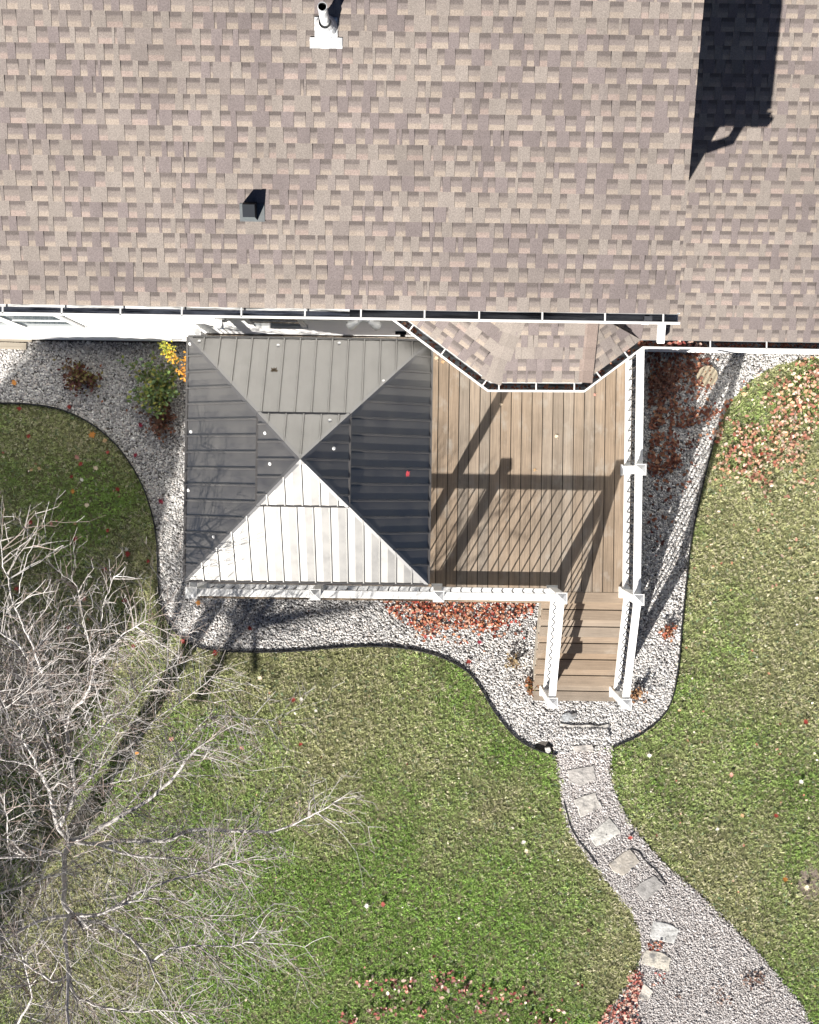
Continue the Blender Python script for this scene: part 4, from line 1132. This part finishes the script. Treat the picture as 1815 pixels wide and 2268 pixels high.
limb([N1,(217,1870),(280,1862),(365,1863),(409,1843),(456,1839),(504,1839),(552,1841),(609,1841),(661,1822),(696,1804),(739,1778)], 1.9, 3.3, .045, .007, .8, .5)
limb([(217,1870),(290,1895),(348,1900),(400,1900),(452,1909),(487,1913),(561,1904)], 2.1, 3.2, .024, .006)
limb([(161,2026),(220,2045),(270,2065),(322,2109),(333,2130),(361,2113),(391,2098),(435,2096),(461,2093),(513,2096),(561,2083)], 2.9, 3.6, .03, .007, .9)
limb([(333,2130),(348,2170),(365,2204),(387,2248),(400,2290)], 3.2, 3.6, .016, .008, .7)
limb([(161,2026),(143,2060),(146,2113),(150,2170),(152,2268),(155,2330)], 2.9, 4.2, .04, .015, .7)
limb([(150,2140),(165,2204),(209,2226),(270,2239),(339,2239),(420,2240)], 3.3, 3.8, .026, .006)
limb([(150,2160),(117,2174),(80,2150),(30,2120),(-30,2105)], 3.3, 3.9, .022, .008)
limb([(161,2026),(100,2035),(43,2061),(0,2091),(-50,2110)], 2.9, 3.8, .028, .01)
limb([(143,1900),(122,1883),(70,1896),(0,1898),(-60,1890)], 2.0, 3.4, .026, .01)
limb([(70,1896),(26,1883),(17,1830),(10,1780)], 2.6, 3.4, .016, .007)
limb([(130,1835),(166,1759),(156,1678),(146,1609),(130,1586),(118,1549),(111,1521),(93,1489),(63,1461),(44,1433),(0,1400)], 2.0, 4.4, .045, .010)
limb([(93,1489),(88,1472),(76,1442),(68,1417),(53,1391),(44,1366),(30,1335),(17,1280),(5,1240),(5,1185)], 3.9, 4.8, .020, .005, .6)
limb([(146,1609),(160,1574),(192,1540),(204,1502),(212,1475),(234,1451),(255,1426),(274,1405),(301,1389),(329,1373)], 3.0, 4.2, .030, .005)
limb([(212,1475),(202,1461),(197,1417),(188,1396),(185,1370)], 3.7, 4.4, .012, .004, .9, .4)
limb([(204,1502),(215,1440),(222,1400),(228,1345),(240,1310),(255,1270)], 3.5, 4.4, .010, .003, .6, .35)
limb([(197,1417),(180,1340),(172,1300),(150,1282),(125,1262)], 3.9, 4.4, .008, .003, .5, .3)
limb([(40,1320),(48,1275),(62,1230),(79,1188)], 4.5, 4.9, .007, .003, .3, .25)
limb([(106,1743),(110,1759),(130,1734),(175,1751),(243,1734),(284,1728),(357,1706)], 2.5, 3.3, .020, .005, .7)
limb([(130,1726),(116,1673),(105,1625),(85,1580),(70,1530)], 2.4, 3.8, .022, .008)
limb([(85,1580),(60,1545),(55,1510)], 3.4, 4.0, .012, .005)
limb([(87,1709),(50,1690),(0,1680),(-40,1660)], 3.3, 3.9, .016, .007)
limb([(48,1640),(20,1600),(10,1560),(-5,1520)], 3.5, 4.2, .014, .006)
limb([(150,1700),(200,1640),(250,1590),(300,1550),(340,1500),(400,1470)], 2.6, 3.3, .018, .005, .9)
limb([(170,1760),(230,1690),(290,1650),(340,1600),(420,1540),(470,1500)], 2.4, 3.0, .018, .005, .9)
limb([(261,1813),(330,1730),(400,1660),(460,1590),(540,1590),(620,1600)], 2.3, 2.7, .016, .004, .7)
limb([(40,2268),(70,2210),(60,2150),(40,2090)], 3.2, 3.8, .018, .008)
limb([(0,1980),(60,1960),(110,1940),(150,1935)], 3.6, 2.2, .012, .02)
limb([(300,2030),(360,2040),(430,2030),(500,2040),(580,2030)], 2.8, 3.2, .012, .004, .8)
# tangle of finer wood filling the crown
for _ in range(230):
    px_, py_ = random.choice([(random.uniform(-60, 250), random.uniform(1420, 1780)), (random.uniform(-60, 260), random.uniform(1850, 2290)), (random.uniform(-60, 180), random.uniform(1500, 2290))])
    zz = random.uniform(1.7, 4.0)
    p = P(px_, py_, zz); hub = P(156, 1900, 1.6)
    d = (p - hub); d.z = abs(d.z)*0.5 + random.uniform(-.2, .5); d = d.normalized() + Vector((random.gauss(0,.45), random.gauss(0,.45), 0))
    twig(p, d, random.uniform(.5, 1.25), random.uniform(.0045, .0085), 2)
# low outer limbs towards the garden corner, seen mostly by the shade they throw on the gravel
def shade_limb(pts, h0, h1, r0, r1):
    n = len(pts); q = []
    for i, (x, y) in enumerate(pts):
        h = h0 + (h1 - h0)*i/(n - 1); g = P(x, y, 0)
        q.append(Vector((g.x - SHX*h, g.y - SHY*h, h)))
    q = smooth_path(q, 3); limbs.tube(q, [r0 + (r1 - r0)*i/(len(q)-1) for i in range(len(q))], 7)
    for _ in range(int(n*7)):
        i = random.randint(1, len(q)-1); d = (q[i] - q[i-1]).normalized()
        twig(q[i], d + Vector((random.uniform(-1,1), random.uniform(-1,1), random.uniform(-.2,.6))), random.uniform(.35, .9), .007, 2)
shade_limb([(446,1545),(470,1490),(495,1455),(532,1389),(580,1369),(633,1365),(690,1353),(760,1345),(830,1330)], 2.6, 4.4, .085, .02)
shade_limb([(532,1389),(520,1360),(490,1345),(467,1335),(440,1300)], 3.4, 4.2, .04, .015)
shade_limb([(532,1389),(548,1350),(568,1328),(590,1290),(600,1240)], 3.4, 4.4, .045, .014)
shade_limb([(568,1480),(566,1420),(575,1370),(600,1330),(650,1300)], 3.0, 4.2, .045, .014)
shade_limb([(367,1416),(392,1360),(405,1310),(420,1250),(440,1180),(470,1120)], 2.2, 4.2, .06, .016)
shade_limb([(367,1416),(352,1330),(345,1260),(330,1190)], 2.2, 4.0, .05, .016)
limbs.build("branches", M_bark, tree, smooth=True)
twigs.build("crown", M_twig, tree)

# the neighbouring evergreen, out of the picture, whose shade lies over the left lawn
ev = empty("evergreen_tree", (0, 0, 0))
base = Vector((-10.2, -9.3, 0))
tag(ev, "dense evergreen tree standing left of the bare tree", "tree")
mb = MB(); mb.tube([base, base + Vector((0,0,6.7))], [0.2, 0.03], 8); mb.build("trunk", M_bark, ev)
n = 9500
hh = rng.uniform(2.2, 6.8, n); rr = (2.7*(1 - (hh-2.2)/5.2)**0.6 + 0.15)*np.sqrt(rng.random(n)); aa = rng.random(n)*2*np.pi
cen = np.stack([base.x + rr*np.cos(aa), base.y + rr*np.sin(aa), hh], 1)
tri = rng.normal(0, 0.09, (n, 4, 3)); v = (cen[:,None] + tri).reshape(-1,3)
f = np.arange(n*4).reshape(-1,4)
mesh_np("crown", v, f, np.repeat(np.array([[0.04,0.07,0.025]])*rng.uniform(.7,1.3,(n,1)), 4, 0), M_grass, ev)
